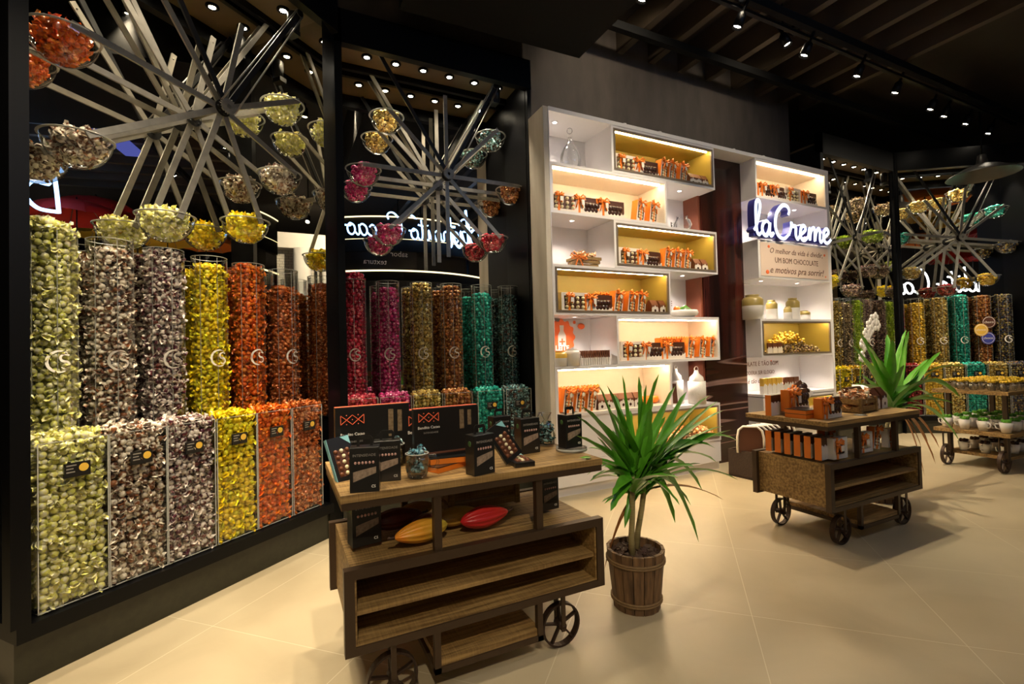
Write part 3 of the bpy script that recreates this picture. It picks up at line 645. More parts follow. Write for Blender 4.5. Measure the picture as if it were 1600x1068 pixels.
text('be,', .15, M['text'], L, loc=(4.32, KY-.002, 2.12), shear=.3); text('ENTENDE', .09, M['text'], L, loc=(4.28, KY-.002, 1.98), sx=.9)
# milk bottle emblem
b = MB()
EX = 2.80
ring = [((.165+.012*math.cos(12*a))*math.cos(a), (.19+.014*math.cos(12*a))*math.sin(a)) for a in [2*PI*i/96 for i in range(96)]]
b.prism([(EX+x, 1.60+z) for x, z in ring], KY-.026, KY-.022, axis='y')
b.build('emblem_disc', M['orangeprint'], L)
b = MB(); b.prism([(EX+x, 1.59+z) for x, z in [(-.05, -.09), (.05, -.09), (.05, .03), (.022, .08), (.026, .14), (-.026, .14), (-.022, .08), (-.05, .03)]], KY-.03, KY-.026, axis='y'); b.build('bottle_print', M['cardwhite'], L)
b = MB(); b.box(EX-.008, EX+.008, KY-.034, KY-.03, 1.515, 1.585); b.box(EX-.035, EX+.035, KY-.034, KY-.03, 1.542, 1.558); b.build('cross_print', M['orangeprint'], L)
text('LEITE', .075, M['cardwhite'], L, loc=(EX, KY-.03, 1.455), bold=.003)
b = MB(); b.ball((3.06, KY-.024, 1.72), .045, 12, 6, sc=(1.1, .05, .75)); b.ball((2.97, KY-.024, 1.765), .02, 10, 5, sc=(1, .1, 1)); b.build('droplet_print', M['orangeprint'], L)
# ------------------------------------------------ glowing script sign: pen strokes, extruded
SCRIPT = {  # strokes in a unit em: x to the right, y up; advance last
    'l': ([[(.0, .12), (.12, .3), (.25, .75), (.27, 1.0), (.2, 1.08), (.12, .95), (.1, .5), (.12, .12), (.2, .0), (.32, .1)]], .33),
    'a': ([[(.32, .38), (.22, .46), (.08, .38), (.02, .2), (.08, .03), (.2, .02), (.3, .2), (.34, .42), (.32, .12), (.38, .0), (.5, .12)]], .5),
    'C': ([[(.64, .76), (.69, .9), (.62, 1.03), (.46, 1.06), (.3, .95), (.14, .72), (.08, .36), (.18, .06), (.42, -.04), (.64, .12)]], .68),
    'r': ([[(.0, .1), (.1, .35), (.12, .52), (.16, .42), (.3, .4), (.3, .12), (.38, .0), (.46, .12)]], .46),
    'e': ([[(.0, .14), (.16, .22), (.3, .36), (.24, .47), (.12, .42), (.06, .2), (.12, .02), (.26, .0), (.42, .14)]], .42),
    'm': ([[(.0, .1), (.08, .44), (.08, .02), (.14, .3), (.26, .45), (.32, .36), (.31, .02), (.38, .3), (.5, .45), (.56, .36), (.55, .06), (.62, .0), (.7, .12)]], .7),
    'n': ([[(.0, .1), (.08, .44), (.08, .02), (.14, .3), (.26, .45), (.34, .34), (.33, .06), (.4, .0), (.48, .12)]], .48),
    'd': ([[(.3, .36), (.18, .46), (.05, .34), (.03, .12), (.14, .0), (.28, .12), (.38, .6), (.42, 1.02), (.36, .3), (.38, .04), (.5, .1)]], .5),
    'i': ([[(.0, .1), (.1, .44), (.09, .08), (.16, .0), (.26, .12)], [(.13, .62), (.15, .66)]], .26),
    't': ([[(.0, .1), (.14, .5), (.18, .86), (.13, .3), (.15, .04), (.24, .0), (.32, .1)], [(.02, .58), (.32, .64)]], .32),
    'o': ([[(.2, .46), (.06, .36), (.03, .14), (.14, .0), (.28, .08), (.32, .3), (.22, .46), (.2, .36), (.42, .36)]], .42),
    'c': ([[(.3, .36), (.2, .46), (.07, .36), (.03, .16), (.12, .0), (.28, .02), (.4, .14)]], .4),
    'B': ([[(.16, .98), (.1, .5), (.06, .0)], [(.0, .82), (.2, 1.06), (.48, 1.04), (.5, .78), (.2, .54), (.46, .5), (.56, .24), (.38, .02), (.06, .02)]], .62), ' ': ([], .25)}
def smooth_pts(p, n=6):
    out = []
    for i in range(len(p)-1):
        a, b_, c, d = p[max(i-1, 0)], p[i], p[i+1], p[min(i+2, len(p)-1)]
        for k in range(n):
            t = k/n; out.append(tuple(.5*((2*b_[j])+(-a[j]+c[j])*t+(2*a[j]-5*b_[j]+4*c[j]-d[j])*t*t+(-a[j]+3*b_[j]-3*c[j]+d[j])*t**3) for j in (0, 1)))
    return out+[tuple(p[-1])]
def script_strokes(s, h, track=1.0):
    x = 0; out = []
    for ch in s:
        st, adv = SCRIPT[ch]
        for p in st: out.append([(x+a*h, c*h) for a, c in smooth_pts(p)])
        x += adv*h*track
    return out, x
def ribbon_solid(b, pts, w_, y0, y1):
    """a stroke with round ends, extruded from y0 (front) to y1"""
    n = len(pts); v, _ = stroke(pts, lambda t: w_*(.8+.35*math.sin(PI*t)))
    m = len(b.v)
    vs = [(x, y0, z) for x, z in v]+[(x, y1, z) for x, z in v]; k = len(v)
    fr = [(2*i, 2*i+1, 2*i+3, 2*i+2) for i in range(n-1)]
    b.add(vs, fr, 0); m2 = m
    for f in [(k+2*i+2, k+2*i+3, k+2*i+1, k+2*i) for i in range(n-1)]+[(2*i, 2*i+2, k+2*i+2, k+2*i) for i in range(n-1)]+[(2*i+1, k+2*i+1, k+2*i+3, 2*i+3) for i in range(n-1)]+[(0, k, k+1, 1), (k-2, k-1, 2*k-1, 2*k-2)]:
        b.f.append(tuple(q+m2 for q in f)); b.mi.append(1); b.sm.append(False)
strokes, W_ = script_strokes('laCreme', .40, .95)
sg = thing('script_sign', 'glowing white script sign with deep blue sides on the narrow white shelving', 'sign', (5.33, 4.0, 2.845))
k_ = 1.57/W_
b = MB()
for i, st in enumerate(strokes): ribbon_solid(b, [(x*k_, z) for x, z in st], .047, -.002*i*.2, .1)
b.build('letters', [M['signface'], M['neonblue']], sg); MB().box(.02, 1.55, .02, .09, -.02, .02).build('sign_foot', M['neonblue'], sg)
# ------------------------------------------------ packaging kinds
def bow(b, x, y, z, s=.05, mi=0, tails=True):
    for sg_ in (-1, 1):
        for q in (0, 1):
            b.tube([(x, y, z), (x+sg_*s*.7, y-.012, z+s*(.55-.5*q)), (x+sg_*s*1.1, y-.015, z+s*(.25-.55*q)), (x+sg_*s*.6, y-.02, z-s*(.1+.2*q)), (x, y-.004, z)], [.004, .009, .01, .008, .004], 5, mi)
    if tails:
        for sg_ in (-1, 1): b.tube([(x, y, z), (x+sg_*s*.4, y-.008, z-s*.8), (x+sg_*s*.7, y-.006, z-s*1.7)], [.005, .009, .007], 4, mi)
    b.ball((x, y-.012, z), .012, 8, 5, mi)
def truffle_box(w_=.30, h=.185, d=.06, nx=4, nz=3, tr='pale', band=True, back='cardwhite'):
    def f():
        t = thing('chocolate_box', '', 'box')
        b = MB(); f_ = .03; b.box(-w_/2, w_/2, .02, d, 0, h)
        for a in ((-w_/2, w_/2, 0, .02, 0, f_), (-w_/2, w_/2, 0, .02, h-f_, h), (-w_/2, -w_/2+f_, 0, .02, f_, h-f_), (w_/2-f_, w_/2, 0, .02, f_, h-f_)): b.box(*a)
        b.build('carton', M[back], t)
        MB().box(-w_/2+f_, w_/2-f_, .012, .021, f_, h-f_).build('tray', M['brown'], t)
        r = min((w_-2*f_)/nx, (h-2*f_)/nz)*.42; me = MB().ball((0, 0, 0), r, 9, 5).mesh('truffle', M[tr])
        for i in range(nx):
            for j in range(nz): o = bpy.data.objects.new('truffle', me); COL.objects.link(o); o.parent = t; o.location = (-w_/2+f_+(i+.5)*(w_-2*f_)/nx, .006, f_+(j+.5)*(h-2*f_)/nz)
        b = MB(); xx = -w_*.22
        b.box(xx-.011, xx+.011, -.003, d+.003, -.001, h+.003); bow(b, xx, -.005, h-.03, .04); b.build('ribbon', M['ribbon'], t)
        MB().box(xx+.0, xx+.035, -.03, -.027, h-.09, h-.05).build('gift_tag', M['cardwhite'], t)
        return t
    return f
def egg_box(w_=.33, h=.17, d=.075):
    def f():
        t = thing('egg_box', '', 'box')
        b = MB(); b.box(-w_/2, w_/2, .012, d, 0, h); b.build('carton', M['brown'], t)
        b = MB()   # white scalloped lower front
        sc_ = [(-w_/2, 0), (w_/2, 0), (w_/2, .06)]+[(w_/2-w_*i/24, .045+.012*math.cos(i*1.9)) for i in range(1, 15)]+[(-w_/2+.13, .09), (-w_/2+.11, h-.05), (-w_/2, h-.06)]
        b.prism(sc_, 0, .012, axis='y'); b.build('card_sleeve', M['cardwhite'], t)
        b = MB()
        for i in range(4):
            for j in range(2): b.ball((.0+i*.04-.02+.02*j, .01, .05+j*.045), .027, 9, 6, sc=(1, .6, 1.1))
        b.build('chocolate_eggs', M['choc'], t)
        b = MB(); b.box(-w_/2-.001, -w_/2+.02, -.002, d, 0, h+.002); xx = -w_*.28; b.box(xx-.011, xx+.011, -.003, d+.002, 0, h+.003); bow(b, xx, -.004, h-.02, .055); b.build('ribbon', M['ribbon'], t)
        MB().box(xx+.01, xx+.04, -.032, -.028, h-.09, h-.04).build('gift_tag', M['cardwhite'], t)
        return t
    return f
def tall_box(w_=.13, h=.21, d=.07, lean=.18):
    def f():
        t = thing('gift_box', '', 'box'); Tm = Matrix.Rotation(lean, 4, 'Y')
        b = MB(); b.T = Tm; b.box(-w_/2+.004, w_/2, .004, d-.004, 0, h-.003); b.build('carton', M['cardwhite'], t)
        b = MB(); b.T = Tm; b.box(-w_/2, -w_/2+.006, 0, d, 0, h); b.box(-w_/2, w_/2, 0, d, h-.004, h); b.build('spine', M['orange'], t)
        b = MB(); b.T = Tm; b.box(-w_/2+.025, w_/2-.02, 0, .006, .03, h-.05); b.build('window', M['brown'], t)
        b = MB(); b.T = Tm
        for i in range(2):
            for j in range(4): b.ball((-w_/2+.045+i*.036, .002, .048+j*.03), .014, 8, 4)
        b.build('chocolates', M['pale'], t)
        b = MB(); b.T = Tm; b.box(-.008, .014, -.004, d+.003, 0, h+.003); bow(b, .0, -.004, h-.01, .055); b.build('ribbon', M['ribbon'], t)
        b = MB(); b.T = Tm; b.lathe([(.02, 0), (.02, .003)], 12, c=(0, 0, 0)); c = b.build('gift_tag', M['cardwhite'], t); c.data.transform(Matrix.Translation((.03, -.022, h-.05)) @ Matrix.Rotation(PI/2, 4, 'X'))
        return t
    return f
def house_box(w_=.085, h=.14, d=.09, roof='chocbrown'):
    def f():
        t = thing('house_carton', '', 'box')
        b = MB(); b.box(-w_/2, w_/2, 0, d, 0, h*.62); b.build('carton', M[roof], t)
        b = MB()
        p = [(-w_/2-.001, 0), (w_/2+.001, 0), (w_/2+.001, h*.4), (w_*.3, h*.52), (w_*.2, h*.44), (0, h*.62), (-w_*.2, h*.44), (-w_*.3, h*.52), (-w_/2-.001, h*.4)]
        b.prism(p, -.003, .001, axis='y'); b.build('card_sleeve', M['cardwhite'], t)
        b = MB(); b.prism([(0-.001, h*.62), (d+.001, h*.62), (d/2+.012, h), (d/2-.012, h)], -w_/2, w_/2, axis='x'); b.build('roof', M[roof], t)
        MB().ball((0, -.002, h*.22), .017, 10, 5, sc=(1, .15, 1)).build('emblem', M['choc'], t)
        return t
    return f
def bar_pack(col='chocbrown', w_=.09, h=.15, d=.016):
    def f():
        t = thing('chocolate_bar', '', 'chocolate bar')
        MB().box(-w_/2, w_/2, 0, d, 0, h).build('wrapper', M[col], t)
        MB().prism([(-w_/2-.001, -.001), (w_/2+.001, -.001), (w_/2+.001, h*.55), (w_*.2, h*.7), (0, h*.55), (-w_*.25, h*.68), (-w_/2-.001, h*.5)], -.001, d+.001, axis='y').build('card_sleeve', M['cardwhite'], t)
        return t
    return f
KIND = {'a': ('truffle', truffle_box(), 'white window box of pale truffles with orange bow'), 'b': ('egg', egg_box(), 'brown and white box of chocolate eggs with orange ribbon'),
        'c': ('tall', tall_box(), 'tall narrow white gift box with orange bow'), 'd': ('house', house_box(), 'small house-shaped carton with brown roof')}
ORD = ['first', 'second', 'third', 'fourth', 'fifth', 'sixth', 'seventh', 'eighth', 'ninth', 'tenth', 'eleventh', 'twelfth']
SHORT = {'a': 'white window box of pale truffles', 'b': 'brown box of chocolate eggs', 'c': 'tall gift box with orange bow', 'd': 'house-shaped carton with brown roof'}
PLUR = {'a': 'truffle boxes', 'b': 'egg boxes', 'c': 'tall gift boxes', 'd': 'house-shaped cartons'}
def stock(rowname, z, items, y=4.10):
    cnt = {}
    for k, px in items:
        i = cnt.get(k, 0); cnt[k] = i+1; n = sum(1 for q, _ in items if q == k)
        pos = f'{ORD[i]} from left, ' if n > 1 else ''
        p = at_y(px, 400, y); key, bld, _ = KIND[k]
        inst(key, bld, f'{SHORT[k]}, {pos}{rowname}', 'box', (p.x, y, z), random.uniform(-.06, .06) if k in 'abd' else R(12), f'{PLUR[k]}, {rowname}' if n > 1 else None, sc=1.1)
stock('top dark niche', 3.368, [('a', 983), ('b', 1014), ('c', 1041), ('c', 1054), ('c', 1071), ('d', 1087), ('d', 1096), ('d', 1106)])
stock('upper left glowing niche', 2.858, [('a', 885), ('b', 920), ('b', 957), ('c', 1002), ('c', 1022)])
stock('upper right dark niche', 2.348, [('a', 985), ('b', 1015), ('c', 1043), ('c', 1058), ('c', 1073), ('d', 1090), ('d', 1101)])
stock('middle left dark niche', 1.838, [('a', 897), ('b', 934), ('c', 963), ('c', 984), ('c', 999), ('d', 1021), ('d', 1034)])
stock('middle right glowing niche', 1.328, [('a', 985), ('b', 1015), ('b', 1048), ('c', 1074), ('c', 1092), ('c', 1108)])
stock('lower left glowing niche', .823, [('c', 880), ('c', 899), ('c', 917), ('d', 934), ('d', 945), ('d', 956), ('d', 967), ('d', 978), ('d', 990)])
# rows of boxes standing behind the front ones
def back_row(n, px0, px1, z, y, label, h=.2):
    a, c = at_y(px0, 400, y).x, at_y(px1, 400, y).x
    for i in range(n):
        def f():
            t = thing('gift_box', '', 'box'); MB().box(-.02, .02, 0, .1, 0, h-.01).build('carton', M['orange'], t); b = MB(); b.box(-.006, .006, -.003, .1, 0, h-.006); bow(b, 0, .0, h-.015, .03); b.build('ribbon', M['ribbon'], t); return t
        inst('spine%g' % h, f, label, 'box', (a+(c-a)*i/(n-1), y, z), 0, label)
back_row(10, 1030, 1100, 1.328, 4.28, 'orange box in the rear row, middle right glowing niche', .25)
back_row(9, 930, 1000, 1.838, 4.28, 'orange box in the rear row, middle left dark niche', .24)
back_row(6, 873, 925, .823, 4.28, 'orange box in the rear row, lower left glowing niche', .25)
# loose objects in the open niches
def flask():
    t = thing('glass_carafe', '', 'carafe')
    pr = [(.0, .004), (.075, .004), (.085, .03), (.095, .09), (.09, .15), (.06, .21), (.022, .26), (.02, .3), (.035, .33)]
    MB().lathe(pr, 28, cap=False).build('carafe_body', M['glass'], t); MB().ball((0, 0, .37), .028, 12, 8).build('stopper', M['glass'], t); return t
inst('flask', flask, 'clear glass carafe with round stopper in the top left open niche', 'carafe', (at_y(891, 240, 4.2).x, 4.2, 3.335), sc=1.15)
def pitcher():
    t = thing('glass_pitcher', '', 'pitcher'); MB().lathe([(0, .004), (.07, .004), (.1, .05), (.1, .1), (.07, .15), (.06, .18), (.068, .2)], 26, cap=False).build('pitcher_body', M['glass'], t)
    MB().tube([(.06, 0, .17), (.12, 0, .16), (.15, 0, .11), (.12, 0, .06), (.095, 0, .05)], .008, 8).build('handle', M['ceramic'], t); return t
inst('pitcher', pitcher, 'clear glass pitcher with white handle beside the chocolate poster', 'pitcher', (at_y(1066, 350, 4.2).x, 4.2, 2.825))
def tumbler():
    t = thing('glass_tumbler', '', 'glass'); MB().lathe([(0, .004), (.03, .004), (.036, .1)], 18, cap=False).build('glass_wall', M['glass'], t); return t
for i, px in enumerate((1048, 1054)): inst('tumbler', tumbler, 'clear tumbler %s the glass pitcher' % ('left of', 'touching')[i], 'glass', (at_y(px, 350, 4.2).x, 4.15+.06*i, 2.825), group='tumblers by the glass pitcher')
def basket(w_=.26, d=.16, h=.11, slats=3, m='cartwood', name='gift_basket'):
    def f():
        t = thing(name, '', 'basket'); b = MB()
        for i in range(slats):
            z0 = i*h/slats+.003; z1 = z0+h/slats-.008; e = .012*i
            b.box(-w_/2-e, w_/2+e, -d/2-e, -d/2-e+.006, z0, z1); b.box(-w_/2-e, w_/2+e, d/2+e-.006, d/2+e, z0, z1)
            b.box(-w_/2-e, -w_/2-e+.006, -d/2-e, d/2+e, z0, z1); b.box(w_/2+e-.006, w_/2+e, -d/2-e, d/2+e, z0, z1)
        b.box(-w_/2, w_/2, -d/2, d/2, 0, .005); b.build('slats', M[m], t); return t
    return f
gx = at_y(912, 400, 4.2).x
g = inst('basket', basket(), 'small wooden basket of wrapped bars with orange bow, upper left open niche', 'basket', (gx, 4.2, 2.315))
b = MB(); bow(b, -.13, -.1, .1, .09); b.build('ribbon', M['ribbon'], g)
_loose = [(random.uniform(-.1, .1), random.uniform(-.06, .06), random.uniform(.09, .15)) for _ in range(30)]
fill_obj('wrapped_sweets', bake('basket_fill', _loose, .024), CM['mixed'], 'mixed wrapped sweets heaped in the small wooden basket', (gx, 4.2, 2.315))
def veg_bowl():
    t = thing('ceramic_bowl', '', 'bowl'); MB().lathe([(0, .003), (.1, .003), (.15, .02), (.165, .05), (.155, .08), (.145, .08), (.15, .05), (.1, .02), (0, .02)], 32, cap=False).build('bowl_body', M['ceramic'], t); return t
vx = at_y(1067, 480, 4.2).x
inst('vbowl', veg_bowl, 'white oval ceramic bowl holding green leaves beside the poster', 'bowl', (vx, 4.2, 1.805), sc=1.05)
b = MB()
for i in range(9): a = i*.35-1.4; b.tube([(-.1+.01*i, 0, .09), (-.02+.014*i, -.05+.012*i, .135), (.1+.004*i, -.03+.01*i, .1)], [.006, .012, .004], 6)
tag(b.build('leaf_bundle', M['leaf']), 'bundle of green leaves lying in the white ceramic bowl', 'leaves'); bpy.data.objects['leaf_bundle'].location = (vx, 4.2, 1.805)
tag(MB().ball((0, 0, .035), .035, 14, 9, sc=(1.2, 1, 1)).build('orange_fruit', M['orange']), 'orange fruit at the left end of the white ceramic bowl', 'fruit'); bpy.data.objects['orange_fruit'].location = (vx-.1, 4.2, 1.87)
def jar(r=.08, h=.26, top='glaze', split=.55):
    def f():
        t = thing('ceramic_jar', '', 'jar')
        MB().lathe([(0, 0), (r, 0), (r, h*split)], 28, cap=False).build('jar_body', M['ceramic'], t)
        MB().lathe([(r, h*split), (r, h*.8), (r*.75, h*.9), (r*.6, h*.92)], 28, cap=False).build('glazed_shoulder', M[top], t)
        MB().lathe([(r*.62, h*.92), (r*.66, h), (0, h)], 28, cap=False).build('lid', M[top], t); return t
    return f
for i, (px, r, h, lb) in enumerate(((1176, .13, .32, 'largest'), (1206, .07, .26, 'narrow'), (1239, .085, .3, 'tall'), (1231, .05, .17, 'small'), (1256, .08, .13, 'squat'))):
    y = 4.2 if i != 3 else 4.12; inst('jar%d' % i, jar(r, h), f'{lb} white ceramic jar with olive shoulder, narrow shelving', 'jar', (at_y(px, 490, y).x, y, 1.79), group='ceramic jars in the narrow shelving')
# lower-left open niche: jars and chocolate bars
inst('jarp', jar(.085, .17, 'cardwhite', .7), 'white paper-wrapped jar in the open niche under the bottle emblem', 'jar', (at_y(894, 560, 4.12).x, 4.12, 1.295))
inst('jary', jar(.08, .15, 'yellowcard', .55), 'yellow topped white jar at the left end under the bottle emblem', 'jar', (at_y(874, 560, 4.12).x, 4.12, 1.295))
for i in range(14):
    x = 2.78+i*.028; inst('barb', bar_pack('chocbrown'), 'brown chocolate bar in the tight row beside the white jar', 'chocolate bar', (x, 4.13, 1.295), R(70), 'chocolate bars beside the white jar')
for i in range(2): inst('barb', bar_pack(), '%s brown chocolate bar facing front beside the tight row' % ('left', 'right')[i], 'chocolate bar', (3.2-.13+.0*i if i == 0 else 3.15, 4.11 if i == 0 else 4.2, 1.295), R(-8))
# lanterns
def lantern(r=.085, h=.34):
    def f():
        t = thing('metal_lantern', '', 'lantern')
        b = MB(); b.lathe([(r, 0), (r, h*.62)], 24); b.build('lantern_body', pm('perforated_metal', (.7, .66, .6), .5, var=.35, scale=120), t)
        b = MB(); b.lathe([(r*.85, h*.62), (r*.75, h*.74), (r*.3, h*.84), (r*.22, h*.92), (0, h*.94)], 24, cap=False); b.build('lid', M['ceramic'], t)
        b = MB(); b.tube([(r*.3*math.cos(a), 0, h*.96+r*.3*math.sin(a)) for a in [2*PI*i/12 for i in range(12)]], .005, 6, closed=True); b.build('handle', M['ceramic'], t)
        return t
    return f
inst('lant1', lantern(.085, .44), 'tall white metal lantern nearest the left niche beside the poster', 'lantern', (4.25, 4.3, .79)); inst('lant2', lantern(.1, .42), 'white perforated lantern with pointed lid beside the chocolate poster', 'lantern', (4.42, 4.14, .79))
t = thing('picture_frame', 'small dark picture in a white frame leaning by the lanterns', 'picture', (4.08, 4.2, .79), R(-20), rx=-.15)
MB().box(-.09, .09, 0, .012, 0, .26).build('frame', M['cardwhite'], t); MB().box(-.075, .075, -.003, .001, .015, .245).build('picture', M['brown'], t)
for i in range(5): inst('pump', lambda: tag(MB().lathe([(.02, 0), (.05, .01), (.065, .05), (.05, .085), (0, .09)], 14).build('orange_bag', M['ribbon']), 'x', 'bag'), 'round orange gift bag at the right end, lower left glowing niche', 'bag', (3.55+.075*i, 4.25, .823+.0*i), group='round orange gift bags, lower left glowing niche')
fill_obj('wrapped_sweets', bake('low_fill', [(random.uniform(-.35, .35), random.uniform(-.12, .1), random.uniform(.01, .11)) for _ in range(170)], .024), CM['mixed'], 'mixed wrapped sweets heaped in the lowest olive niche', (4.25, 4.25, .38))
# right unit contents
stk = [('b', 1203), ('b', 1222), ('a', 1243), ('b', 1268)]
stock('top niche of narrow shelving', 3.368, stk)
inst('house', house_box(), 'house-shaped carton among boxes, top niche of narrow shelving', 'box', (at_y(1196, 300, 4.25).x, 4.25, 3.368), sc=1.6)
for i in range(3): inst('bary', bar_pack('chocbrown'), 'brown topped chocolate bar packet, dark niche of narrow shelving', 'chocolate bar', (5.72+.1*i, 4.12, 1.332), 0, 'chocolate bar packets, dark niche of narrow shelving')
for cn, x0, z0, sx_, lb in (('palebrown', 6.33, 1.335, .48, 'dark and cream'), ('yellowgold', 6.2, 1.46, .26, 'yellow gold')):
    pts = []
    for _ in range(200):
        q = random.uniform(-1, 1); pts.append((q*sx_, random.uniform(-.1, .1), random.uniform(0, .17)*(1-abs(q)*.8)+.015))
    fill_obj('wrapped_sweets', bake('pile_'+cn, pts, .02, 'foil'), CM[cn], f'pile of {lb} foil sweets, dark niche of narrow shelving', (x0, 4.22, z0))
for i in range(7): inst('baryy' if i < 4 else 'barb', bar_pack('yellowcard' if i < 4 else 'chocbrown', .14, .2, .05), '%s topped packet in the row behind the far cart' % ('yellow' if i < 4 else 'brown'), 'chocolate bar', (5.6+.085*i if i < 4 else 5.6+.1*i, 4.1, .83), R(6), '%s packets in the row behind the far cart' % ('yellow' if i < 4 else 'brown'), sc=1 if i < 4 else 1.3)
# ------------------------------------------------ wheeled carts
def spoked_wheel(parent, x, y, r=.105, fork=.27):
    c = (x, y, r)
    b = MB(); n = 32; vs = []; 
    for rr, yy in ((r, -.017), (r, .017), (r-.009, .017), (r-.009, -.017)):
        vs += [(x+rr*math.cos(2*PI*i/n), y+yy, r+rr*math.sin(2*PI*i/n)) for i in range(n)]
    b.add(vs, [(k*n+i, k*n+(i+1) % n, ((k+1) % 4)*n+(i+1) % n, ((k+1) % 4)*n+i) for k in range(4) for i in range(n)])
    w_ = b.build('wheel', M['iron'], parent)
    b = MB()
    for i in range(5):
        a = 2*PI*i/5+.4; b.bar((x, y, r), (x+(r-.006)*math.cos(a), y, r+(r-.006)*math.sin(a)), .009, .018, up=(0, 1, 0))
    b.build('spokes', M['iron'], w_)
    b = MB(); b.T = Matrix.Translation(c) @ Matrix.Rotation(PI/2, 4, 'X'); b.lathe([(.02, -.03), (.02, .03)], 14); b.lathe([(.009, -.045), (.009, .045)], 8); b.build('axle', M['iron'], w_)
    for s in (-1, 1): MB().box(x-.011, x+.011, y+s*.034-.004, y+s*.034+.004, r-.02, fork).build('fork', M['cartmetal'], parent)
def cart(label, loc, L_=1.26, D=.66):
    t = thing('display_cart', label, 'cart', loc)
    W, Mt = M['cartwood'], M['cartmetal']
    MB().box(0, L_, 0, D+.04, .868, .9).build('tabletop', W, t, .002)
    MB().box(.004, L_-.004, .004, D+.036, .838, .868).build('tabletop_frame', Mt, t)
    for x in (.38, .88):
        for y in (.012, D-.03): MB().box(x, x+.034, y, y+.034, .6, .838).build('post', Mt, t)
    x0, x1, z0, z1 = .008, L_-.008, .265, .603
    for y in (0, D-.04):     # front and rear metal frames
        b = MB(); f = .04
        b.box(x0, x1, y, y+.04, z1-f, z1); b.box(x0, x1, y, y+.04, z0, z0+f*.8); b.box(x0, x0+f, y, y+.04, z0+f*.8, z1-f); b.box(x1-f, x1, y, y+.04, z0+f*.8, z1-f)
        b.build('side_frame', Mt, t)
    i0, i1, j0, j1 = x0+.03, x1-.03, z0+.02, z1-.02; e = .018
    b = MB(); b.box(i0, i1, .01, D-.01, j1-e, j1+.012); b.box(i0, i1, .01, D-.01, j0, j0+e); b.box(i0, i0+e, .01, D-.01, j0+e, j1-e); b.box(i1-e, i1, .01, D-.01, j0+e, j1-e); b.box(i0+e, i1-e, D/2, D/2+.01, j0+e, j1-e)
    b.build('cabinet', W, t)
    for y0, y1 in ((.02, D/2), (D/2+.01, D-.02)): MB().box(i0+e, i1-e, y0, y1, .412, .43).build('shelf', W, t)
    for x in (.37, .87):
        for y in (.01, D-.04): MB().box(x, x+.028, y, y+.028, .085, z0).build('lower_post', Mt, t)
    b = MB(); b.box(.37, .9, .01, .035, .085, .11); b.box(.37, .9, D-.035, D-.01, .085, .11); b.box(.37, .395, .035, D-.035, .085, .11); b.box(.875, .9, .035, D-.035, .085, .11); b.build('lower_frame', Mt, t)
    MB().box(.385, .885, .02, D-.02, .11, .14).build('lower_shelf', W, t)
    for x in (.2, 1.02):
        for y in (.06, D-.1): spoked_wheel(t, x, y)
        MB().box(x-.01, x+.01, .06, D-.1, .25, .265).build('cross_bar', Mt, t)
    return t
C1 = (.205, 2.0, 0); C2 = (3.44, 2.06, 0)
cart('weathered wooden cart on iron wheels holding black cartons, beside the potted plant', C1)
cart('wooden cart on iron wheels holding orange gift boxes, behind the potted plant', C2, 1.22, .62)
# --- contents of the near cart
def carton(w_=.115, h=.18, d=.07, wide=False):
    def f():
        t = thing('handled_carton', '', 'carton'); B = M['blackcard']
        MB().box(-w_/2, w_/2, 0, d, 0, h).build('carton', B, t, .002)
        b = MB(); c = [(-w_*.28, h), (-w_*.28, h+.03), (-w_*.2, h+.042), (w_*.2, h+.042), (w_*.28, h+.03), (w_*.28, h), (w_*.18, h), (w_*.18, h+.026), (-w_*.18, h+.026), (-w_*.18, h)]
        for p in ([c[0], c[1], c[8], c[9]], [c[1], c[2], c[3], c[4], c[7], c[8]], [c[4], c[5], c[6], c[7]]): b.prism(p, d/2-.0015, d/2+.0015, axis='y')
        b.build('handle', B, t)
        text('INTENSIDADE', w_*.125, M['silver'], t, loc=(0, -.0015, h*.8))
        b = MB()
        for i in range(6): b.ball((-w_*.3+i*w_*.12, -.001, h*.66), .0055, 7, 4, sc=(1, .25, 1.1))
        b.build('pod_print', pm('pink_print', (.6, .35, .3), .5), t)
        MB().prism([(-w_*.38, h*.24), (w_*.4, h*.42), (w_*.4, h*.56), (-w_*.1, h*.5), (-w_*.38, h*.46)], -.001, .001, axis='y').build('window', pm('window_film', (.3, .22, .16), .1, var=.8, scale=60), t)
        text('CS', w_*.13, M['logo'], t, loc=(w_*.3, -.0015, h*.1))
        MB().ball((-w_/2, d*.5, h*.78), .013, 8, 5, sc=(.08, 1, 1)).build('side_seal', pm('seal_green', (.05, .12, .03), .5), t)
        return t
    return f
def at_top(px, py, z=.9): q = at_z(px, py, z); return (q.x, q.y, z+.0005)
CT = [(570, 769, -.25, 1.0, 'black handled carton at the front left corner of the near cart'), (606, 752, -.2, .98, 'black handled carton just right of the cyan-edged box'),
      (758, 741, .25, 1.0, 'black handled carton right of the orange box stack on near cart'), (891, 703, .12, .98, 'black handled carton standing on the round clear stand')]
for px, py, rz, sc, lb in CT[:3]: inst('carton', carton(), lb, 'carton', at_top(px, py), rz, sc=sc)
q = at_top(830, 708); inst('carton', carton(), 'black handled carton behind the tilted open chocolate box', 'carton', q, .1, sc=1.05)
q = at_top(795, 703); inst('carton', carton(), 'black handled carton mostly hidden left of the tilted open box', 'carton', (q[0], q[1]+.08, .9005), .1, sc=1.0)
st_ = at_top(893, 703)
o = MB().lathe([(.085, 0), (.085, .018)], 36).build('round_stand', M['glass']); tag(o, 'round clear acrylic stand at the right end of the near cart', 'stand'); o.location = st_
MB().lathe([(.0845, .002), (.0858, .002), (.0858, .016), (.0845, .016), (.0845, .002)], 36, cap=False).build('stand_edge', M['edge'], o)
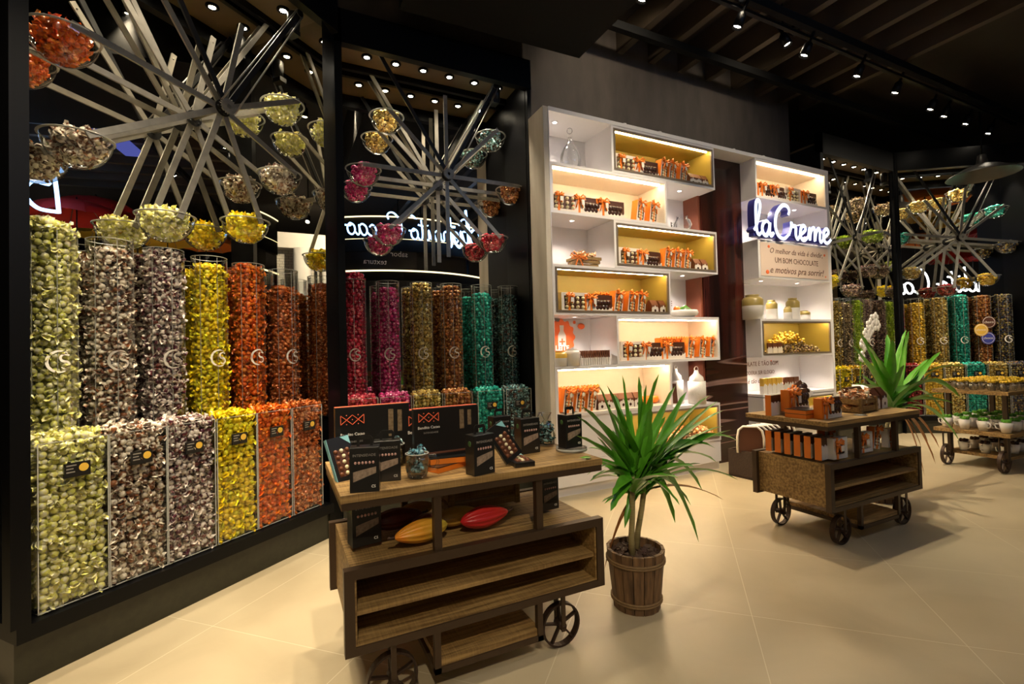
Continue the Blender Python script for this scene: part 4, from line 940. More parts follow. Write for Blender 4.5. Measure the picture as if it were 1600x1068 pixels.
inst('carton', carton(), CT[3][4], 'carton', (st_[0], st_[1]-.03, .919), .12)
def gift_case(w_=.34, h=.22, d=.035):
    def f():
        t = thing('gift_case', '', 'box'); B = M['blackcard']
        MB().box(-w_/2, w_/2, 0, d, 0, h).build('box_body', B, t, .002)
        b = MB(); b.box(-w_/2+.001, w_/2-.001, .004, d-.003, h, h+.002); b.build('red_edge', M['coral'], t)
        b = MB(); u = w_*.075; zc = h*.8; xc = -w_*.28
        def ln(p, q): b.bar((xc+p[0]*u, -.0015, zc+p[1]*u), (xc+q[0]*u, -.0015, zc+q[1]*u), .003, .002, up=(0, 1, 0))
        for p, q_ in (((-2, .8), (-1, 0)), ((-1, 0), (-2, -.8)), ((-2, .8), (-2, -.8)), ((2, .8), (1, 0)), ((1, 0), (2, -.8)), ((2, .8), (2, -.8)), ((-1, 0), (0, .85)), ((0, .85), (1, 0)), ((1, 0), (0, -.85)), ((0, -.85), (-1, 0))): ln(p, q_)
        for p in ((0, 0), (-1, .8), (1, .8), (-1, -.8), (1, -.8)): b.ball((xc+p[0]*u, -.001, zc+p[1]*u), .0028, 6, 4)
        b.build('fish_print', M['coral'], t)
        text('Bendito Cacao', .019, M['logo'], t, loc=(xc, -.0015, h*.55)); text('INTENSIDADE', .012, M['silver'], t, loc=(xc+.01, -.0015, h*.44))
        b = MB(); b.box(w_*.2, w_*.27, -.001, .001, h*.48, h*.92); b.box(w_*.33, w_*.39, -.001, .001, h*.55, h*.9); b.build('window', pm('film', (.2, .14, .08), .12, var=.8, scale=70), t)
        return t
    return f
p = at_top(578, 722); inst('gcase3', gift_case(.36, .305), 'large black gift case with red fish print, left on the near cart', 'box', (p[0]-.0, 2.42, .9005), .06)
p = at_top(716, 715); inst('gcase', gift_case(), 'large black gift case with red fish print standing on the orange boxes', 'box', (.735, 2.27, .972), .05, sc=.98)
inst('gcase', gift_case(), 'large black gift case behind another, its top red edge showing', 'box', (.76, 2.43, .9005), .0, sc=1.2)
def flat_box(col, w_=.22, d=.13, h=.026):
    def f():
        t = thing('flat_box', '', 'box'); MB().box(-w_/2, w_/2, -d/2, d/2, 0, h).build('box_body', M[col], t, .001)
        MB().box(-w_/2-.001, w_/2+.001, -d/2-.001, d/2+.001, h, h+.004).build('lid', M['blackcard'] if col != 'blackcard' else M['brown'], t); return t
    return f
inst('fo', flat_box('orange'), 'lowest orange flat box under the large gift case', 'box', (.71, 2.235, .9005), .45, sc=.9)
inst('fo2', flat_box('orange', .2, .12, .026), 'orange-ended flat box in the middle of the stack under the gift case', 'box', (.735, 2.25, .928), -.12)
inst('fo3', flat_box('blackcard', .21, .1, .014), 'thin black flat box topping the stack under the gift case', 'box', (.735, 2.29, .957), .05)
for i in range(3): inst('fo4', flat_box('orange', .1, .1, .022), '%s orange box of the short stack beside the glass cup' % ('lowest', 'middle', 'topmost')[i], 'box', (at_top(621, 724)[0], at_top(621, 724)[1]+.06, .9005+.027*i), .1*i-.1, 'short orange stack')
inst('fo5', flat_box('blackcard', .2, .2, .05), 'flat black box at the rear left corner of the near cart', 'box', (.33, 2.42, .9005), -.1)
def open_box(edge):
    def f():
        t = thing('open_box', '', 'box'); w_, h, d = .1, .19, .022
        MB().box(-w_/2, w_/2, 0, d, 0, h).build('box_body', M['blackcard'], t)
        MB().box(-w_/2-.002, -w_/2, -.001, d, 0, h).build('side_edge', M[edge], t)
        b = MB(); b.box(-w_/2+.015, w_/2-.015, -.0015, .001, .02, h*.7); b.build('window', M['brown'], t)
        b = MB()
        for i in range(3):
            for j in range(5): b.ball((-.026+.026*i+.004*(j%2), -.001, .032+.024*j), .0095, 7, 4, i%2)
        b.build('chocolates', [M['chocbrown'], M['pale']], t); MB().prism([(w_*.1, h*.98), (w_*.48, h*.98), (w_*.48, h*.78)], -.0015, .0, axis='y').build('corner_print', M['cyan'], t)
        return t
    return f
q = at_top(560, 752); inst('ob1', open_box('cyan'), 'leaning black box with pale cyan side edge, front left of the near cart', 'box', (q[0]-.03, q[1]+.05, .9005), .35, rx=-.35, ry=-.12, sc=1.05)
q = at_top(818, 728)
inst('ob2', open_box('blackcard'), 'flat black chocolate box lying under the tilted one', 'box', (q[0]-.0, q[1]-.02, .923), -.1, rx=-PI/2, sc=1)
inst('ob3', open_box('blackcard'), 'black chocolate box tilted against the cartons, window showing sweets', 'box', (q[0]-.02, q[1]+.05, .932), .1, ry=-.5, rx=-.25, sc=1)
def mug():
    t = thing('glass_mug', '', 'mug'); MB().lathe([(0, .004), (.038, .004), (.04, .012), (.047, .04), (.047, .098), (.044, .098), (.043, .04), (.03, .012), (0, .01)], 32, cap=False).build('mug_wall', M['glass'], t)
    MB().tube([(.044, 0, .085), (.07, 0, .088), (.085, 0, .06), (.07, 0, .03), (.046, 0, .03)], .006, 8).build('handle', M['glass'], t)
    MB().lathe([(.043, .096), (.0475, .096), (.0475, .1), (.043, .1), (.043, .096)], 32, cap=False).build('mug_rim', M['edge'], t); return t
q = at_top(655, 748)
inst('mug', mug, 'glass mug of blue wrapped sweets at the front of the near cart', 'mug', (q[0], q[1]+.03, .9005), -.3, sc=1.1)
FM = bake('mug_fill', [(random.uniform(-.026, .026), random.uniform(-.026, .026), .02+.11*random.random()) for _ in range(40)], .0125)
fill_obj('wrapped_sweets', FM, CM['bluewrap'], 'blue wrapped sweets filling the front glass mug', (q[0], q[1]+.03, .9005))
q = at_top(628, 728); inst('mug', mug, 'glass mug half hidden behind the black handled cartons', 'mug', (q[0]-.03, q[1]+.03, .9005), .5, sc=1.1)
fill_obj('wrapped_sweets', FM, CM['bluewrap'], 'blue wrapped sweets filling the half hidden glass mug', (q[0]-.03, q[1]+.03, .9005))
def pouch():
    t = thing('clear_pouch', '', 'bag'); MB().lathe([(.0, 0), (.05, .01), (.055, .06), (.03, .13), (.012, .15), (.035, .19)], 14, cap=False).build('pouch_film', M['glass'], t); return t
for px, lb in ((646, 'between the two large gift cases'), (868, 'behind the round clear stand'), (850, 'right of the rear handled carton')):
    q = at_top(px, 712 if px == 646 else 700)
    q = (q[0], min(q[1], 2.48), q[2]); inst('pouch', pouch, 'clear pouch of teal sweets '+lb, 'bag', (q[0], q[1]+.1, .9005), 0, sc=1.0)
    fill_obj('wrapped_sweets', FM, CM['darkteal'] if px != 646 else CM['teal'], 'teal sweets in the pouch '+lb, (q[0], q[1]+.1, .9005), 0, (1.2, 1.2, .95))
# lower deck: cocoa pods, crate, cartons
def pod(c1, c2):
    def f():
        m, nt, bs = nmat('pod_skin'); N, K = nt.nodes, nt.links
        tc = N.new('ShaderNodeTexCoord'); nz = N.new('ShaderNodeTexNoise'); nz.inputs['Scale'].default_value = 14; K.new(tc.outputs['Object'], nz.inputs['Vector'])
        sx = N.new('ShaderNodeSeparateXYZ'); K.new(tc.outputs['Object'], sx.inputs[0])
        ad = N.new('ShaderNodeMath'); ad.operation = 'MULTIPLY_ADD'; ad.inputs[1].default_value = 4; ad.inputs[2].default_value = .1; K.new(sx.outputs['X'], ad.inputs[0])
        a2 = N.new('ShaderNodeMath'); a2.operation = 'ADD'; K.new(ad.outputs[0], a2.inputs[0]); K.new(nz.outputs['Fac'], a2.inputs[1])
        mx = N.new('ShaderNodeMix'); mx.data_type = 'RGBA'; mx.inputs['A'].default_value = (*c1, 1); mx.inputs['B'].default_value = (*c2, 1); K.new(a2.outputs[0], mx.inputs['Factor']); K.new(mx.outputs['Result'], bs.inputs['Base Color']); bs.inputs['Roughness'].default_value = .35
        t = thing('cocoa_pod', '', 'cocoa pod'); b = MB(); n, k = 40, 18; vs = []
        for j in range(k+1):
            u = j/k; r = .037*(math.sin(PI*u)**.62)*(1.05-.25*u)+.0012; x = -.1+.2*u
            for i in range(n): a = 2*PI*i/n; rr = r*(1+.07*math.cos(10*a)); vs.append((x, rr*math.cos(a), .034+rr*math.sin(a)))
        b.add(vs, [(j*n+i, j*n+(i+1) % n, (j+1)*n+(i+1) % n, (j+1)*n+i) for j in range(k) for i in range(n)], 0, True); b.build('pod_skin', m, t)
        MB().tube([(.098, 0, .034), (.112, 0, .036), (.12, 0, .04)], [.006, .004, .005], 6).build('stem', M['bark'], t); return t
    return f
ZD = .6155
PODS = [(.56, 2.13, .2+PI, (.6, .5, .05), (.85, .27, .02), 'orange and yellow cocoa pod at the front of the near cart', 1.32, 0), (.88, 2.16, .12, (.5, .01, .015), (.65, .04, .03), 'bright red cocoa pod on the near cart', 1.32, 0),
        (.77, 2.25, .1, (.38, .2, .03), (.5, .28, .04), 'brownish yellow cocoa pod behind the bright red one', 1.2, .0), (.6, 2.24, .7, (.2, .006, .006), (.22, .02, .01), 'red cocoa pod, darkened as in shade, behind the orange one', 1.1, .0),  # pod behind the orange one: shade is put into its red
        (.5, 2.35, .1, (.11, .012, .008), (.16, .03, .01), 'brown-red cocoa pod at the rear left on the near cart', 1.3, .0), (.62, 2.45, .3, (.5, .16, .02), (.5, .28, .03), 'dull orange cocoa pod furthest back on the near cart', 1.1, .0)]
for i, (px, py, rz, c1, c2, lb, sc, dz) in enumerate(PODS):
    inst('pod%d' % i, pod(c1, c2), lb, 'cocoa pod', (px, py, ZD+dz), rz, sc=sc)
def crate(w_=.42, d=.2, h=.17, sl=3):
    def f():
        t = thing('wooden_crate', '', 'crate'); sh = h/sl
        for nm, q in (('front_slat', -d/2), ('back_slat', d/2-.01)):
            for i in range(sl): MB().box(-w_/2, w_/2, q, q+.01, i*sh+.008, (i+1)*sh-.012).build(nm, M['cartwood'], t)
        for q in (-w_/2, w_/2-.01):
            for i in range(sl): MB().box(q, q+.01, -d/2+.01, d/2-.01, i*sh+.008, (i+1)*sh-.012).build('end_slat', M['cartwood'], t)
        for x in (-w_/2+.005, w_/2-.03):
            for y in (-d/2-.008, d/2-.014): MB().box(x, x+.026, y, y+.022, 0, h).build('corner_post', M['cartwood'], t)
        MB().box(-w_/2+.01, w_/2-.01, -d/2+.01, d/2-.01, .005, .012).build('crate_floor', M['cartwood'], t); return t
    return f
inst('crate', crate(), 'dark wooden slatted crate at the back of the near cart', 'crate', (.98, 2.5, ZD), .03)
inst('carton', carton(), 'wide black handled carton on the lower deck, left end of near cart', 'carton', (.335, 2.2, ZD), .15, sc=1.12)
bpy.context.view_layer.update()
inst('carton', carton(), 'black handled carton on the lower deck at the right end', 'carton', (1.27, 2.2, ZD), .1, sc=.95)
# --- contents of the far cart
def orange_box(w_=.2, h=.16, d=.045):
    def f():
        t = thing('gift_box', '', 'box')
        MB().box(-w_/2+.003, w_/2, .004, d-.004, 0, h-.003).build('carton', M['brown'], t)
        MB().box(-w_/2, -w_/2+.006, 0, d, 0, h).build('spine', M['orange'], t)
        b = MB(); sc_ = [(-w_/2+.004, 0), (w_/2, 0), (w_/2, h*.5)]+[(w_/2-(w_-.004)*i/16, h*.62+.008*math.cos(i*1.7)) for i in range(1, 17)]
        b.prism(sc_, 0, .004, axis='y'); b.build('card_sleeve', M['cardwhite'], t); return t
    return f
def egg_gift():
    t = egg_box(.26, .15, .06)()
    MB().box(-.134, -.1305, 0, .06, 0, .15).build('spine', M['orange'], t); return t
def T2p(px, py, z=.9): q = at_z(px, py, z); return (q.x, q.y, z+.0005)
q = T2p(1222, 643); inst('obx', orange_box(), 'orange-spined box standing at the left end on the far cart', 'box', (3.54, 2.5, .9005), .1)
inst('eggg', egg_gift, 'front chocolate egg box with orange bow on the far cart', 'box', (3.68, 2.17, .9005), .05)
inst('eggg', egg_gift, 'second chocolate egg box with orange bow, behind on the far cart', 'box', (3.7, 2.43, .93), .1, sc=1.1)
inst('eggg', egg_gift, 'topmost chocolate egg box tilted up at the rear of far cart', 'box', (4.02, 2.58, .98), .1, ry=-.35, rx=-.5)
for i in range(2): inst('flo', flat_box('orange', .2, .16, .03), '%s flat orange box under the upright egg boxes' % ('lower', 'upper')[i], 'box', (3.57, 2.32, .9005+.031*i), .05)
cp = (4.2, 2.3, .9005)
inst('crate2', crate(.3, .2, .12, 2), 'small wooden crate of wrapped sweets on the far cart', 'crate', cp, .1)
fill_obj('wrapped_sweets', bake('crate_fill', [(random.uniform(-.12, .12), random.uniform(-.07, .07), random.uniform(.03, .15)) for _ in range(110)], .024), CM['mixed'], 'mixed wrapped sweets heaped in the small crate, far cart', (cp[0], cp[1], .9005), .1)
for i, (x, y) in enumerate(((4.45, 2.26), (4.58, 2.27), (4.45, 2.42), (4.58, 2.43))): inst('house_'+'b', house_box(.11, .17, .11, 'brown'), '%s house-shaped carton on the far cart' % ('front left', 'front right', 'rear left', 'rear right')[i], 'box', (x, y, .9005), .15, 'house-shaped cartons on the far cart')
tag(MB().lathe([(.03, 0), (.045, .004), (0, .004)], 16).build('price_clip', M['edge']), 'small clear price clip lying on the far cart', 'clip'); bpy.data.objects['price_clip'].location = (3.98, 2.14, .9005)
# lower deck of the far cart
for i in range(6):
    inst('obx', orange_box(), f'orange-spined box, {ORD[i]} from the back on the lower deck of far cart', 'box', (3.58, 2.54-.078*i, ZD), .12, 'upright orange-spined boxes on the far cart')
inst('bx9', truffle_box(.17, .15, .05, 3, 3, 'choc'), 'white window box of dark truffles at the front corner, lower deck', 'box', (3.66, 2.11, ZD), .0)
inst('bx9p', truffle_box(.19, .16, .05, 3, 3, 'pale'), 'white box of nine pale truffles between the posts, far cart', 'box', (4.02, 2.13, ZD), .0, sc=.95)
inst('tall', tall_box(), 'tall gift box with bow at the right on the lower deck, far cart', 'box', (4.22, 2.16, ZD), .05, sc=.8)
inst('bx9p', truffle_box(), 'white truffle box at the far right of the lower deck', 'box', (4.42, 2.14, ZD), .05, sc=.9)
inst('bx9p', truffle_box(), 'white truffle box behind the posts, rear of lower deck', 'box', (4.1, 2.42, ZD), .0, sc=.95)
inst('obx', orange_box(), 'orange-spined box alone behind the nine-truffle box', 'box', (3.95, 2.4, ZD), .6, sc=1.1)
# dark basket with white and brown canvas bags left of the far cart
bk = thing('storage_basket', 'dark woven basket on the floor left of the far cart', 'basket', (4.86, 3.62, 0), .1)
b = MB(); w_, d_, h_ = .3, .24, .3
for x0, x1, y0, y1 in ((-w_, w_, -d_, -d_+.02), (-w_, w_, d_-.02, d_), (-w_, -w_+.02, -d_+.02, d_-.02), (w_-.02, w_, -d_+.02, d_-.02), (-w_, w_, -d_, d_)): b.box(x0, x1, y0, y1, 0 if (x1-x0 < .1 or y1-y0 < .1) else 0, h_ if (x1-x0 < .1 or y1-y0 < .1) else .02)
b.build('basket_body', pm('dark_wicker', (.03, .014, .008), .6, var=.6, scale=60, bump=.6), bk)
for i in range(8):
    def f():
        t = thing('canvas_bag', '', 'bag'); 
        MB().prism([(-.11, 0), (.11, 0), (.12, .2), (.08, .28), (-.08, .28), (-.12, .2)], -.01, .02, axis='x').build('bag_body', M['brown'], t)
        MB().tube([(-.02, -.13, .0), (-.02, -.13, .17), (-.02, -.115, .25), (-.02, -.07, .29), (-.02, .07, .29), (-.02, .115, .25), (-.02, .13, .17), (-.02, .13, .0)], .012, 6).build('white_trim', M['cardwhite'], t); return t
    inst('cbag', f, f'white-trimmed brown bag, {ORD[i]} from the left in the dark basket', 'bag', (4.62+.075*i, 3.6, .28), R(38), 'white-trimmed bags in the dark basket')
# --- far right cart with cups
t = thing('display_cart', 'three tier wooden cart of dessert cups at the right edge', 'cart', (7.0, 2.3, 0), R(-2))
for z, nm in ((.885, 'tabletop'), (.43, 'middle_shelf')): MB().box(0, 1.3, 0, .68, z-.04, z).build(nm, M['cartwood'], t, .002)
MB().box(.14, 1.15, .06, .6, .13, .165).build('lower_shelf', M['cartwood'], t)
for x in (.12, 1.14):
    for y in (.06, .56): MB().box(x, x+.04, y, y+.04, .165 if 0 else .1, .845).build('post', M['cartmetal'], t)
for x in (.06, 1.2):
    for y in (.08, .58): spoked_wheel(t, x, y, .12, .39)
def cup(h=.085, top='yellow'):
    def f():
        t = thing('dessert_cup', '', 'cup')
        MB().lathe([(0, .002), (.03, .002), (.044, h), (.04, h), (.028, .01), (0, .01)], 20, cap=False).build('cup_wall', M['glass'] if top == 'yellow' else M['ceramic'], t)
        if top == 'yellow': MB().lathe([(0, .012), (.027, .012), (.036, .06), (0, .06)], 16, cap=False).build('filling', M['cardwhite'], t)
        b = MB()
        for i in range(9): a = i*.7; q = .022*(i > 0); b.ball((q*math.cos(a), q*math.sin(a), h+.008+.006*(i % 2)), .014, 7, 4)
        b.build('topping', {'yellow': M['yellowtop'], 'leaf': M['leaf'], 'choc': M['choc']}[top], t)
        if top != 'yellow': MB().tube([(.04, 0, .07), (.065, 0, .065), (.06, 0, .035), (.036, 0, .025)], .005, 6).build('handle', M['ceramic'], t)
        return t
    return f
M['yellowtop'] = pm('yellow_topping', (.85, .5, .02), .35, var=.3, scale=60)
Rt = t.matrix_basis.copy(); bpy.context.view_layer.update(); Rt = Matrix.Translation((7.0, 2.3, 0)) @ Matrix.Rotation(R(-2), 4, 'Z')
for nm, z, ys, n, sc, lb in (('yellow', .886, (.06, .19, .32, .45, .58), 7, 1.05, 'glass cup with yellow topping on the top tier, right edge cart'), ('leaf', .431, (.08, .25, .42, .58), 5, 1.35, 'pale mug with green sprig on the middle tier, right edge cart'), ('choc', .1655, (.12, .3, .48), 5, 1.25, 'white cup with chocolate swirl on the bottom tier, right edge cart')):
    for j, y in enumerate(ys):
        for i in range(n):
            v = Rt @ Vector((.1+i*(1.05/n)+random.uniform(-.02, .02)+(.1 if nm == 'choc' else 0), y+random.uniform(-.015, .015), z)); inst('cup'+nm, cup(.085, nm), lb, 'cup', v, random.uniform(1, 5), lb.split(',')[0]+' group', sc=sc)
# ------------------------------------------------ potted dracaenas
def leaf_mesh(b, base, tip, w_, droop=.12, mid_up=.06, roll=0, n=9, fold=.25):
    base, tip = Vector(base), Vector(tip); d = tip-base; L = d.length
    mid = base+d*.5+Vector((0, 0, mid_up*L)); side = d.cross(Vector((0, 0, 1)))
    if side.length < .05*L: side = Vector((1, .3, 0))*L
    side.normalize(); side = Matrix.Rotation(roll, 3, d.normalized()) @ side
    vs = []
    for i in range(n+1):
        u = i/n; p = base*(1-u)**2+mid*2*u*(1-u)+tip*u*u
        ww = w_*(.35+.65*math.sin(PI*min(1, u*1.15+.05))) if u < .82 else w_*(1-u)/.18*.75
        t_ = (mid-base)*(1-u)+(tip-mid)*u; nn = side.cross(t_.normalized())
        vs += [p-side*ww/2+nn*ww*fold, p, p+side*ww/2+nn*ww*fold]
    fs = []
    for i in range(n): fs += [(3*i, 3*i+1, 3*i+4, 3*i+3), (3*i+1, 3*i+2, 3*i+5, 3*i+4)]
    b.add(vs, fs, 0, True)
def barrel(t, r0, r1, h):
    n = 16
    b = MB()
    for i in range(n):
        a0, a1 = 2*PI*i/n+.015, 2*PI*(i+1)/n-.015
        vs = []
        for r, z in ((r0, 0), (r1, h)):
            for rr in (r, r-.018):
                for a in (a0, a1): vs.append((rr*math.cos(a), rr*math.sin(a), z))
        b.add(vs, [(0, 1, 5, 4), (3, 2, 6, 7), (2, 0, 4, 6), (1, 3, 7, 5), (4, 5, 7, 6), (1, 0, 2, 3)])
    b.lathe([(0, .02), (r0-.01, .02)], 16, cap=False)
    b.build('barrel_pot', M['barrel'], t)
    for z in (.14*h, .8*h):
        rr = r0+(r1-r0)*z/h+.003; rb = MB()
        for q in range(2):
            rb.tube([(rr*math.cos(2*PI*i/32), rr*math.sin(2*PI*i/32), z+q*.012) for i in range(32)], .007, 6, closed=True)
        rb.build('rope_band', M['rope'], t)
    MB().lathe([(0, h-.05), (r1-.018, h-.05)], 20, cap=False).build('soil', M['bark'], t)
    b = MB()
    for i in range(130):
        a = random.random()*6.28; q = (r1-.035)*math.sqrt(random.random()); b.T = Matrix.Translation((q*math.cos(a), q*math.sin(a), h-.04+.02*random.random())) @ Euler((random.uniform(-.7, .7), random.uniform(-.7, .7), random.random()*6)).to_matrix().to_4x4()
        s_ = random.uniform(.012, .028); b.box(-s_, s_, -s_*.5, s_*.5, -.003, .003)
    o = b.build('bark_mulch', M['bark'], t); o['kind'] = 'stuff'
PX, PY = 1.805, 2.18
pl = thing('potted_dracaena', 'leafy green dracaena in a wooden barrel pot beside the near cart', 'plant', (PX, PY, 0))
barrel(pl, .13, .163, .325)
inv = lambda p: Vector(p)-Vector((PX, PY, 0))
s1 = inv(at_y(988, 772, PY-.03)); s2 = inv(at_y(1006, 768, PY+.04))
for base, top in (((-.045, -.03, .27), s1), ((.04, .04, .27), s2)):
    base = Vector(base); MB().tube([base, base.lerp(top, .35)+Vector((-.008, 0, 0)), base.lerp(top, .7), top, top+Vector((.004, 0, .1))], [.021, .017, .016, .016, .012], 10).build('cane', M['stem'], pl)
TIPS = [(972, 585), (998, 587), (935, 600), (948, 601), (1030, 583), (909, 634), (901, 650), (900, 680), (933, 682), (1073, 611), (1109, 617), (1122, 626), (1143, 671), (1156, 690), (1120, 722), (1154, 750), (1092, 847), (1055, 817),
        (1098, 767), (976, 825), (924, 750), (917, 742), (985, 640), (1017, 637), (1055, 603), (1010, 600), (1040, 650), (1085, 640), (960, 615), (1118, 700), (1130, 665), (1060, 680), (918, 700), (905, 715), (1080, 790), (960, 700), (1020, 620), (1062, 700), (1132, 640), (950, 640)]
def leaves(pl, tips, tops, spread, wid, inv, ybase, extra=30, ext_r=.5):
    k = 0
    for i, (px, py) in enumerate(tips):
        y = ybase+random.uniform(-spread, spread); tip = inv(at_y(px, py, y)); top = tops[i % 2]+Vector((0, 0, random.uniform(-.02, .12)))
        b = MB(); hgt = (tip.z-top.z); up = .1 if hgt > .2 else .32 if hgt > -.05 else .6
        leaf_mesh(b, top, tip, wid*random.uniform(.8, 1.15), mid_up=up, roll=random.uniform(-.5, .5)); b.build('leaf', M['leaf'], pl)
    for i in range(extra):
        a = random.random()*2*PI; el = random.uniform(-.1, 1.35); L_ = ext_r*random.uniform(.55, 1); top = tops[i % 2]+Vector((0, 0, random.uniform(-.02, .12)))
        tip = top+Vector((math.cos(a)*math.cos(el), math.sin(a)*math.cos(el), math.sin(el)))*L_*(.95 if el > .3 else .8)
        if el < .3: tip.z -= .08
        b = MB(); leaf_mesh(b, top, tip, wid*random.uniform(.75, 1.1), mid_up=.05 if el > .8 else .18, roll=random.uniform(-.5, .5)); b.build('leaf', M['leaf'], pl)
leaves(pl, TIPS, (s1, s2), .2, .066, inv, PY, 30, .5)
for px, py, y in ((1131, 781, PY-.05), (944, 890, PY+.1)):
    b = MB(); leaf_mesh(b, s2, inv(at_y(px, py, y)), .04, mid_up=.2 if px > 1000 else .35); tag(b.build('leaf', M['leafdry'], pl), 'dry brown leaf')
PX2, PY2 = 4.98, 2.55
pl2 = thing('potted_dracaena', 'leafy dracaena in a barrel pot behind the far cart', 'plant', (PX2, PY2, 0))
barrel(pl2, .15, .18, .36)
inv2 = lambda p: Vector(p)-Vector((PX2, PY2, 0))
u1 = inv2(at_y(1392, 640, PY2)); u2 = inv2(at_y(1402, 645, PY2+.06))
for base, top in (((-.04, -.03, .3), u1), ((.04, .04, .3), u2)):
    base = Vector(base); MB().tube([base, base.lerp(top, .5)+Vector((-.01, 0, 0)), top, top+Vector((0, 0, .08))], [.022, .018, .017, .012], 10).build('cane', M['stem'], pl2)
TIPS2 = [(1344, 521), (1420, 516), (1416, 514), (1356, 540), (1330, 538), (1470, 549), (1508, 572), (1452, 560), (1386, 522), (1372, 560), (1336, 600), (1500, 620), (1478, 655), (1440, 640), (1345, 585), (1435, 575), (1395, 530)]
leaves(pl2, TIPS2, (u1, u2), .22, .085, inv2, PY2, 16, .6)
for px, py in ((1468, 700), (1462, 725), (1450, 690), (1475, 660), (1445, 745), (1440, 700), (1500, 690)):
    b = MB(); leaf_mesh(b, u2, inv2(at_y(px, py, PY2-.1)), .05, mid_up=.45); o = b.build('leaf', M['leafdry'] if px < 1472 else M['leaf'], pl2)
    if px < 1472: tag(o, 'drooping brown leaf')
b = MB()   # orchid spray near the narrow display
t = thing('orchid_spray', 'white orchid blossoms in front of the narrow third display', 'flowers', (6.9, 3.7, .0))
MB().lathe([(.07, 0), (.09, .9), (.0, .9)], 20).build('tall_vase', M['ceramic'], t)
MB().tube([(0, 0, .9), (.05, 0, 1.3), (.15, 0, 1.6), (.3, 0, 1.75), (.45, 0, 1.7)], .006, 6).build('stem', M['leaf'], t)
for i in range(11):
    u = i/10; c = Vector((.05+.4*u, 0, 1.32+.42*math.sin(u*1.7))); b = MB()
    for k in range(5): a = k*2*PI/5+i; b.ball(c+Vector((.045*math.cos(a), -.01, .045*math.sin(a)+.05*((i%2)*2-1))), .038, 7, 4, sc=(1, .25, 1))
    b.build('blossom', M['ceramic'], t)
# ------------------------------------------------ ceiling works
JT = CEIL-.28
for i in range(10):
    x = 2.75+i*.5
    o = MB().box(x, x+.09, -6.5, BY-.005, JT, CEIL-.005).build('roof_joist', M['joist']); tag(o, 'dark roof joist running out from the plaster wall', 'joist', 'roof joists')
for y, z in ((4.1, JT-.1), (3.2, JT-.12), (1.9, JT-.12)):
    o = MB().box(2.5, 12, y, y+.07, z, z+.09).build('ceiling_beam', M['blackmatte']); tag(o, {4.1: 'long dark beam nearest the plaster wall', 3.2: 'long dark beam in the middle of the ceiling', 1.9: 'long dark beam furthest from the plaster wall'}[y], 'beam')
a, c = at_z(668, 28, 4.45), at_z(905, 91, 4.45)
o = thing('air_duct', 'large black ceiling duct above the second display', 'duct')
b = MB(); b.prism([(a.x-.25, a.y), (c.x, c.y), (c.x, .8), (a.x-.25, .8)], 4.45, 5.2); b.build('duct_body', M['blackmatte'], o)
b = MB(); b.box(c.x-.01, c.x+.006, c.y-1.0, c.y-.85, 4.6, 4.68); b.build('duct_label', M['cardwhite'], o)
# bright blue-lit panel
o = MB().box(3.9, 5.2, 1.3, 1.6, 5.0, 5.04).build('blue_light_panel', emat('blue_panel', (.1, .12, .5), .6)); tag(o, 'blue glowing ceiling panel at the top', 'light panel')
def track_lamp():
    t = thing('track_lamp', '', 'lamp')
    b = MB(); b.lathe([(.03, .02), (.045, 0), (.05, -.13), (.044, -.13), (.04, -.02), (0, -.02)], 20, cap=False); b.build('lamp_housing', M['black'], t)
    MB().lathe([(0, -.105), (.04, -.105)], 18, cap=False).build('lamp_lens', M['lens'], t); MB().box(-.012, .012, -.012, .012, .02, .14).build('bracket', M['black'], t); return t
ZT = 4.62
rail = thing('lighting_track', 'black lighting track crossing the ceiling towards the far right', 'track')
pts = [(1010, -2), (1160, 40), (1264, 85), (1346, 118), (1405, 144), (1481, 181), (1515, 193), (1550, 208), (1460, 170)]
W3 = [at_z(x, y, ZT) for x, y in pts]
b = MB(); b.box(min(p.x for p in W3)-1.5, max(p.x for p in W3)+.5, W3[2].y-.02, W3[2].y+.02, ZT+.17, ZT+.2); b.build('rail', M['black'], rail)
for i, p in enumerate(W3):
    inst('tlamp', track_lamp, f'black track spot, {ORD[i]} along the ceiling track' , 'lamp', (p.x, p.y, ZT+.11), .2, 'ceiling track spots', rx=.35, ry=.2)
for i, (p_, t_, e_, a_) in enumerate(TRACK_AND_FILL):  # the added fills and wall grazers get lamp bodies here too
    d = (Vector(t_)-Vector(p_)).normalized(); q = d.to_track_quat('-Z', 'Y').to_euler()
    o = inst('tlamp', track_lamp, 'black overhead spot in the room behind and above the view', 'lamp', Vector(p_)-d*.11, 0, 'overhead track spots'); o.rotation_euler = q
    mi = (Matrix.Translation(o.location) @ q.to_matrix().to_4x4()).inverted(); MB().bar(mi @ Vector(o.location), mi @ Vector((o.location.x, o.location.y, CEIL)), .02, .02).build('drop_rod', M['black'], o)
# pendant lamp far right
o = thing('pendant_lamp', 'wide dark metal pendant lamp in front of the far right display', 'lamp', at_plane(1535, 268, (9.2, 3.5, 0), (-.6, -.8, 0)))
MB().lathe([(.42, -.06), (.4, -.04), (.22, .06), (.07, .12), (.05, .25)], 32, cap=False).build('lamp_shade', pm('zinc', (.12, .11, .1), .4, .5), o); MB().tube([(0, 0, .25), (0, 0, .9)], .01, 6).build('cord', M['black'], o)
